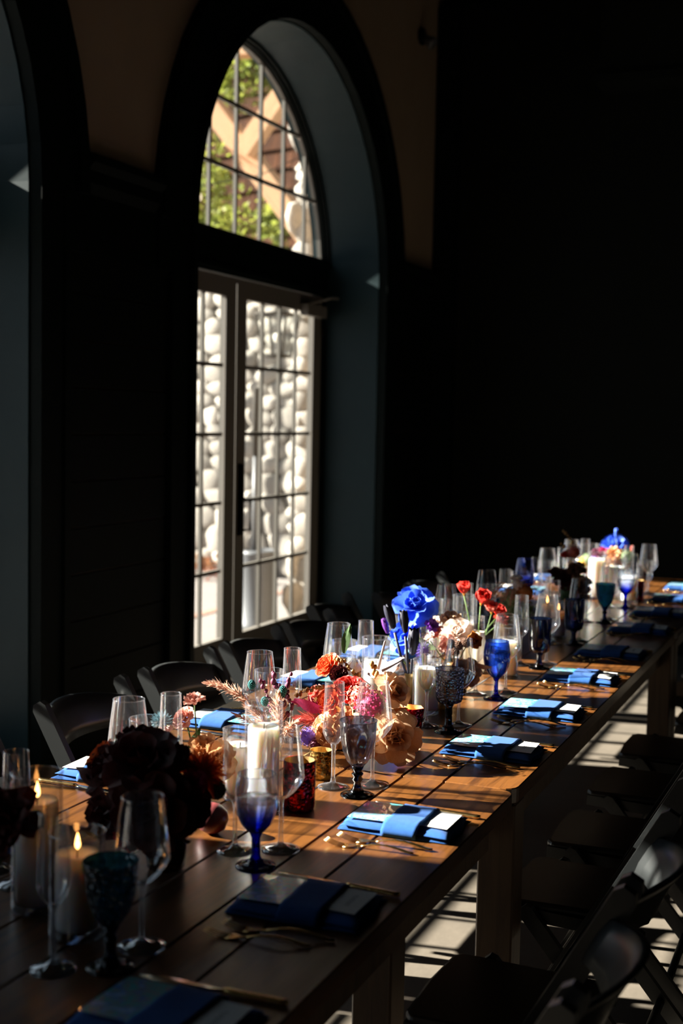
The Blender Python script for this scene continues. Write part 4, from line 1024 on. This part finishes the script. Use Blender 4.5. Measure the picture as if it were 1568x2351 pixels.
tag(part('plum', MB().lathe([(1e-5, 0), (.012, .001), (.026, .010), (.032, .027), (.029, .043), (.018, .055), (.006, .060), (1e-5, .0585)], 28, (0, 0, 0)), 'fruit', None, loc=(-1.185, 2.235, TZ)), 'dark plum fruit resting on the table by the burgundy bouquet', 'fruit')
# B pink stems in a clear bud vase
bx, by = -1.315, 2.42
a = arr('pink and peach blooms on tall stems with blue sea holly in a bud vase', bx, by); vase_part(a, [(1e-5, .003), (.026, .002), (.030, .01), (.031, .045), (.022, .065), (.012, .08), (.011, .10), (.013, .105)], 'clear'); s0 = V((bx, by, TZ + .03))
for u, v, R, kind, m, axs in [(446, 1612, .027, 'ruffle', 'blush', (0, -.3, 1)), (423, 1650, .028, 'ranunculus', 'blush', (-.2, -.7, .6)), (375, 1695, .034, 'ruffle', 'blush', (-.3, -.5, .8)), (468, 1722, .040, 'ruffle', 'peach', (.2, -.6, .6)), (500, 1745, .042, 'rose', 'peach', (.6, -.6, .3)), (478, 1760, .03, 'ranunculus', 'cream', (.3, -.8, .1))]:
    bloom(a, 'pink_bloom' if m == 'blush' else 'peach_bloom', py(u, v, by), axs, R, kind, m, m, seed=v, stem_to=s0)
bloom(a, 'sea_holly', py(372, 1658, by), (0, -.2, 1), .028, 'spiky', 'eryngium', split=False, stem_to=s0)
for u, v, d in [(415, 1745, (0, -.4, .8)), (436, 1730, (.3, 0, 1)), (405, 1760, (-.4, -.5, .4)), (455, 1790, (.4, -.8, .1))]: leaf_part(a, py(u, v, by), d, .06, .018)
# C dried plumes with berries
cx_, cy_ = -1.30, 2.80
a = arr('dusty pink dried plumes with purple berries and teal pods in a low vase', cx_, cy_); vase_part(a, [(r * .75, z * .8) for r, z in CUPV], 'clear'); s0 = V((cx_, cy_, TZ + .05))
plume(a, py(600, 1640, cy_), py(473, 1572, cy_), .016, 'pampas', 420, 2, .02); plume(a, py(640, 1690, cy_), py(560, 1610, cy_), .022, 'pampas', 420, 3); plume(a, py(640, 1700, cy_), py(640, 1600, cy_ - .03), .024, 'pampas', 420, 4); plume(a, py(640, 1690, cy_), py(680, 1660, cy_ - .05), .018, 'pampas', 260, 5); plume(a, py(660, 1700, cy_), py(540, 1640, cy_), .016, 'pampas', 300, 8)
for pp in ([(640, 1680), (620, 1610), (600, 1560)], [(640, 1680), (640, 1590), (625, 1545)], [(640, 1680), (655, 1600), (665, 1550)], [(645, 1680), (670, 1620), (640, 1575)]): berry_stem(a, [py(u, v, cy_) for u, v in pp], 9, .0062, 'plum', name='berries')
for u, v in ((578, 1572), (650, 1585), (608, 1610), (647, 1592)): bloom(a, 'teal_pod', py(u, v, cy_ - .02), (0, -.3, 1), .011, 'cone', 'teal_pod', split=False)
part('stem', MB().tube([s0 - a.location, py(640, 1690, cy_) - a.location], .003, 6), 'stem', a)
# D orange-red centrepiece with peach roses and anthurium
dx_, dy_ = -1.215, 2.96
a = arr('orange and red centrepiece with peach roses and a white anthurium', dx_, dy_); vase_part(a, CUPV, 'brass'); s0 = V((dx_, dy_, TZ + .07))
for nm, u, v, y, R, kind, m, axs in [('orange_ranunculus', 753, 1529, 3.0, .036, 'ranunculus', 'orange', (-.3, -.7, .6)), ('dark_red_ranunculus', 778, 1548, 2.98, .024, 'ranunculus', 'burgundy', (.2, -.8, .3)), ('orange_ranunculus', 728, 1592, 2.93, .026, 'ruffle', 'coral', (-.5, -.6, .5)), ('orange_ranunculus', 760, 1610, 2.90, .040, 'ranunculus', 'orange', (-.2, -.9, .4)), ('red_ranunculus', 800, 1585, 2.92, .044, 'ranunculus', 'red', (0, -.6, .8)), ('coral_bloom', 830, 1600, 2.88, .038, 'cluster', 'coral', (.1, -.8, .5)), ('magenta_bloom', 852, 1622, 2.87, .044, 'cluster', 'magenta', (.3, -.7, .5)), ('peach_rose', 905, 1692, 2.86, .064, 'rose', 'cream', (.45, -.75, .25)), ('cream_rose', 898, 1590, 2.98, .050, 'rose', 'cream', (.7, -.4, .4)), ('peach_bloom', 765, 1690, 2.83, .050, 'ruffle', 'peach', (-.3, -.8, .3)), ('cream_bloom', 740, 1672, 2.86, .040, 'ranunculus', 'cream', (-.6, -.6, .4)), ('caramel_bloom', 880, 1560, 3.02, .036, 'ruffle', 'caramel', (.3, -.3, .9)), ('peach_bloom', 800, 1660, 2.84, .042, 'ruffle', 'peach', (0, -.9, .3)), ('peach_bloom', 845, 1700, 2.84, .045, 'ruffle', 'peach', (.1, -.9, .1))]:
    bloom(a, nm, py(u, v, y), axs, R, kind, m, m, seed=u, stem_to=s0)
bloom(a, 'purple_statice', py(708, 1692, 2.84), (-.7, -.5, .3), .026, 'cluster', 'lilac', split=False, stem_to=s0); bloom(a, 'purple_statice', py(725, 1710, 2.82), (-.5, -.7, .2), .020, 'cluster', 'plum', split=False, stem_to=s0)
plume(a, py(770, 1630, 2.9), py(678, 1612, 2.9), .018, 'magenta', 420, 6); plume(a, py(770, 1660, 2.9), py(690, 1650, 2.88), .026, 'coral', 320, 7)
leaf_part(a, py(745, 1630, 2.89), (-.9, -.3, .15), .085, .03, 'magenta')
vs, fs = petal_grid(.55, 1.0, .35, .25, .02, 3, 6, 8, tip=.75)     # anthurium: waxy spathe and rod
an = link('anthurium', MB().add(vs, fs).mesh('anthurium', M['mauve'], fixn=False), a, py(845, 1540, 3.02) - a.location, scale=.115); 
_a = V((.93, -.15, .30)).normalized(); _n = V((-.55, -.45, .75)); _n = (_n - _a * _n.dot(_a)).normalized()
an.rotation_mode = 'QUATERNION'; an.rotation_quaternion = Matrix((_n.cross(_a), _n, _a)).transposed().to_quaternion()
part('spadix', MB().tube([py(868, 1535, 3.0) - a.location, py(884, 1472, 2.98) - a.location], [.0045, .0025], 8), 'mauve', a)
berry_stem(a, [py(852, 1575, 3.0), py(815, 1545, 3.0), py(790, 1520, 3.0), py(772, 1514, 3.0)], 15, .0052, 'amber_pod', name='seed_pods'); berry_stem(a, [py(870, 1570, 2.98), py(865, 1545, 2.98), py(852, 1520, 2.98)], 9, .0055, 'amber_pod', name='seed_pods')
berry_stem(a, [py(765, 1580, 2.9), py(720, 1580, 2.9), py(680, 1595, 2.9)], 16, .0048, 'amber_pod', name='seed_pods')
for u, v, d in [(790, 1500, (.1, 0, 1)), (815, 1640, (-.3, -.8, .1)), (880, 1640, (.8, -.4, .2)), (902, 1655, (.7, -.5, -.5))]: leaf_part(a, py(u, v, 2.92), d, .075, .02, 'leaf' if v < 1600 else 'caramel')
# E blue roses, and the bud vase of dark tulips
ex, ey = -1.26, 3.74
a = arr('two dyed blue roses with purple blooms in a slim clear vase', ex, ey); vase_part(a, [(1e-5, .003), (.024, .002), (.026, .01), (.027, .08), (.026, .12)], 'clear'); s0 = V((ex, ey, TZ + .02))
bloom(a, 'blue_rose', py(953, 1392, ey), (.25, -.75, .6), .066, 'rose', 'blue', 'blue', seed=1, stem_to=s0, stem_m='blue', stem_r=.003)
bloom(a, 'blue_rose', py(930, 1462, ey - .02), (-.5, -.6, .5), .058, 'rose', 'blue', 'blue', seed=0, stem_to=s0, stem_m='blue', stem_r=.003)
bloom(a, 'blue_rose', py(962, 1440, ey + .01), (.1, -.9, .1), .040, 'tulip', 'blue', 'blue', seed=0, stem_to=s0, stem_m='blue')
bloom(a, 'purple_tulip', py(890, 1452, ey - .05), (-.35, 0, 1), .042, 'tulip', 'purple', 'purple', stem_to=s0); bloom(a, 'purple_bloom', py(990, 1438, ey - .03), (.5, -.5, .5), .026, 'ruffle', 'purple', 'purple', stem_to=s0)
bloom(a, 'scabiosa', py(970, 1492, ey - .10), (.1, -.6, .8), .030, 'spiky', 'lilac', split=False, stem_to=s0)
t_ = py(940, 1612, 3.47); t = thing('bud_vase', 'slim gold ceramic bud vase of near-black tulips', 'vase', (t_.x, 3.47, TZ))
part('vase_body', MB().lathe([(1e-5, .002), (.022, .001), (.024, .006), (.0245, .03), (.020, .055), (.0145, .075), (.014, .088), (.0185, .100), (.0165, .1005), (.0125, .088)], 30, cap=False), 'olive_ceramic', t)
for (u, v), L in (((903, 1440), .055), ((930, 1450), .05), ((947, 1500), .06)):
    bloom(t, 'black_tulip', py(u, v, 3.46), (py(u, v, 3.46) - V((t_.x, 3.47, TZ + .05))), L * 1.15, 'tulip', 'black_tulip', 'black_tulip', seed=u, stem_to=(t_.x, 3.47, TZ + .07), stem_m='black_tulip', stem_r=.0042)
# F peach and blush bouquet
fx_, fy_ = -1.155, 3.72
a = arr('peach, blush and caramel bouquet with brown cones beside the blue roses', fx_, fy_); vase_part(a, CUPV, 'brass'); s0 = V((fx_, fy_, TZ + .07))
for nm, u, v, y, R, kind, m, axs in [('cream_bloom', 1035, 1425, 3.75, .038, 'ruffle', 'cream', (0, -.4, .9)), ('blush_rose', 1050, 1455, 3.7, .050, 'rose', 'pale', (.1, -.7, .6)), ('coral_bloom', 1010, 1455, 3.72, .026, 'ruffle', 'coral', (-.5, -.5, .6)), ('caramel_bloom', 1078, 1475, 3.7, .045, 'poppy', 'caramel', (.6, -.5, .3)), ('peach_bloom', 1030, 1480, 3.66, .034, 'ruffle', 'blush', (-.2, -.9, .2)), ('white_bloom', 985, 1468, 3.70, .026, 'ruffle', 'pale', (-.4, -.5, .7)), ('cream_bloom', 1000, 1430, 3.78, .026, 'ruffle', 'pale', (0, -.4, .9)), ('brown_bloom', 1070, 1545, 3.68, .045, 'rose', 'brown', (.4, -.8, -.1))]:
    bloom(a, nm, py(u, v, y), axs, R, kind, m, m, seed=u, stem_to=s0)
for u, v in ((1035, 1478), (1053, 1482), (1045, 1496), (1070, 1476)): bloom(a, 'brown_cone', py(u, v, 3.64), (0, -.6, .7), .015, 'cone', 'brown', split=False)
for u, v, d in [(1020, 1500, (-.2, -.9, -.3)), (1050, 1530, (.2, -.8, -.5)), (1000, 1490, (-.5, -.6, .3)), (1090, 1520, (.6, -.5, -.2)), (1035, 1550, (0, -.8, -.6))]: leaf_part(a, py(u, v, 3.68), d, .07, .026, 'brown' if v > 1495 else 'sage')
# G red poppies in ivory bud vases
for (ux, uy), (gx, gy), items in [((1100, 1545), (-1.185, 4.06), [(1065, 1362, .044, 'red'), (1105, 1384, .052, 'red'), (1128, 1405, .040, 'coral')]), ((1088, 1520), (-1.235, 4.10), [(1142, 1412, .040, 'red'), (1150, 1425, .030, 'coral')])]:
    a = arr('red poppies on pale stems in an ivory bud vase' if gx > -1.2 else 'pink poppies in the ivory bud vase behind the red ones', gx, gy)
    vase_part(a, [(1e-5, .003), (.018, .002), (.020, .01), (.0205, .08), (.019, .135), (.017, .135), (.016, .06), (1e-5, .05)], 'ceramic_ivory')
    for u, v, R, m in items: bloom(a, 'poppy', py(u, v, gy - .02), (rnd.uniform(-.2, .4), -.4, .8), R, 'poppy' if R > .03 else 'ruffle', m, 'yellow', seed=u, stem_to=(gx, gy, TZ + .10))
# H arching grass in a gold vase, half in shade
hx_, hy_ = -1.225, 4.50
a = arr('arching pale grasses over green and white hydrangea in a gold vase', hx_, hy_); vase_part(a, [(r * .9, z * 1.1) for r, z in CUPV], 'brass'); s0 = V((hx_, hy_, TZ + .09))
for u, v, R, m in ((1175, 1372, .045, 'sage'), (1205, 1362, .042, 'caramel'), (1165, 1400, .045, 'sage'), (1200, 1400, .045, 'leaf'), (1190, 1345, .03, 'pale')): bloom(a, 'hydrangea', py(u, v, hy_), (0, -.5, .8), R, 'cluster', m, split=False, stem_to=s0)
for k, (u, v) in enumerate([(1112, 1372), (1120, 1385), (1135, 1352), (1148, 1378), (1160, 1365), (1172, 1375)]):
    b0 = py(1185, 1390, hy_ - .02); tp = py(u, v, hy_ - .06); mid = (b0 + tp) / 2 + V((0, 0, .05)); g = a.location
    pts = [b0 - g, b0.lerp(mid, .6) + V((0, 0, .02)) - g, mid - g, mid.lerp(tp, .6) + V((0, 0, .012)) - g, tp - g]
    part('grass_stalk', MB().tube(pts, .0012, 5), 'pampas', a); plume(a, mid, tp - V((0, 0, .02)), .010, 'pampas', 90, 20 + k, .006)
bloom(a, 'white_bloom', py(1122, 1368, hy_ - .06), (-.2, -.6, .6), .028, 'ruffle', 'pale', 'pale', stem_to=s0); bloom(a, 'white_bloom', py(1186, 1332, hy_), (0, -.3, 1), .026, 'ruffle', 'pale', 'pale', stem_to=s0)
# J dark bouquet further on
jx, jy = -1.215, 5.25
a = arr('shaded olive and burgundy bouquet before the far candles', jx, jy); vase_part(a, CUPV, 'dark_cup'); s0 = V((jx, jy, TZ + .07))
for u, v, R, kind, m in ((1300, 1330, .05, 'rose', 'burgundy'), (1325, 1312, .045, 'ruffle', 'brown'), (1330, 1345, .05, 'rose', 'brown'), (1275, 1318, .035, 'ruffle', 'burgundy'), (1305, 1365, .05, 'cluster', 'leaf'), (1340, 1370, .04, 'ruffle', 'burgundy'), (1318, 1268, .034, 'cluster', 'coral'), (1300, 1275, .024, 'ruffle', 'red')): bloom(a, 'shaded_bloom', py(u, v, jy), (rnd.uniform(-.4, .4), -.6, .6), R, kind, m, m, split=False, seed=u, stem_to=s0)
berry_stem(a, [py(1318, 1290, jy), py(1315, 1245, jy), py(1295, 1218, jy)], 7, .006, 'amber_pod', name='seed_pods'); berry_stem(a, [py(1312, 1285, jy), py(1300, 1260, jy), py(1290, 1248, jy)], 5, .006, 'amber_pod', name='seed_pods')
# I far mixed arrangement
ix, iy = -1.15, 6.30
a = arr('far mixed arrangement of apricot, plum and green blooms', ix, iy); vase_part(a, CUPV, 'ceramic_ivory'); s0 = V((ix, iy, TZ + .07))
for u, v, R, kind, m in ((1372, 1272, .035, 'ruffle', 'plum'), (1385, 1268, .03, 'ruffle', 'magenta'), (1408, 1275, .050, 'ruffle', 'peach'), (1400, 1290, .04, 'ruffle', 'cream'), (1418, 1292, .04, 'ranunculus', 'yellow'), (1350, 1285, .035, 'cluster', 'sage'), (1365, 1288, .035, 'cluster', 'lilac'), (1380, 1295, .03, 'ruffle', 'pale'), (1450, 1265, .034, 'tulip', 'coral'), (1437, 1280, .04, 'cluster', 'sage'), (1430, 1295, .04, 'ruffle', 'peach'), (1385, 1310, .035, 'ruffle', 'blush'), (1340, 1290, .03, 'cluster', 'yellow')): bloom(a, 'far_bloom', py(u, v, iy), (rnd.uniform(-.4, .4), -.6, .6), R, kind, m, m, split=False, seed=u, stem_to=s0)
kx, ky = -1.22, 6.85
a = arr('single dyed blue rose with a blue taper bud at the far end', kx, ky); vase_part(a, [(1e-5, .003), (.024, .002), (.026, .01), (.027, .08), (.026, .12)], 'clear'); s0 = V((kx, ky, TZ + .02))
bloom(a, 'blue_rose', py(1412, 1255, ky), (.1, -.6, .7), .075, 'rose', 'blue', 'blue', seed=1, split=False, stem_to=s0); bloom(a, 'blue_bud', py(1414, 1232, ky - .05), (0, 0, 1), .04, 'tulip', 'blue', 'blue', split=False, stem_to=s0)
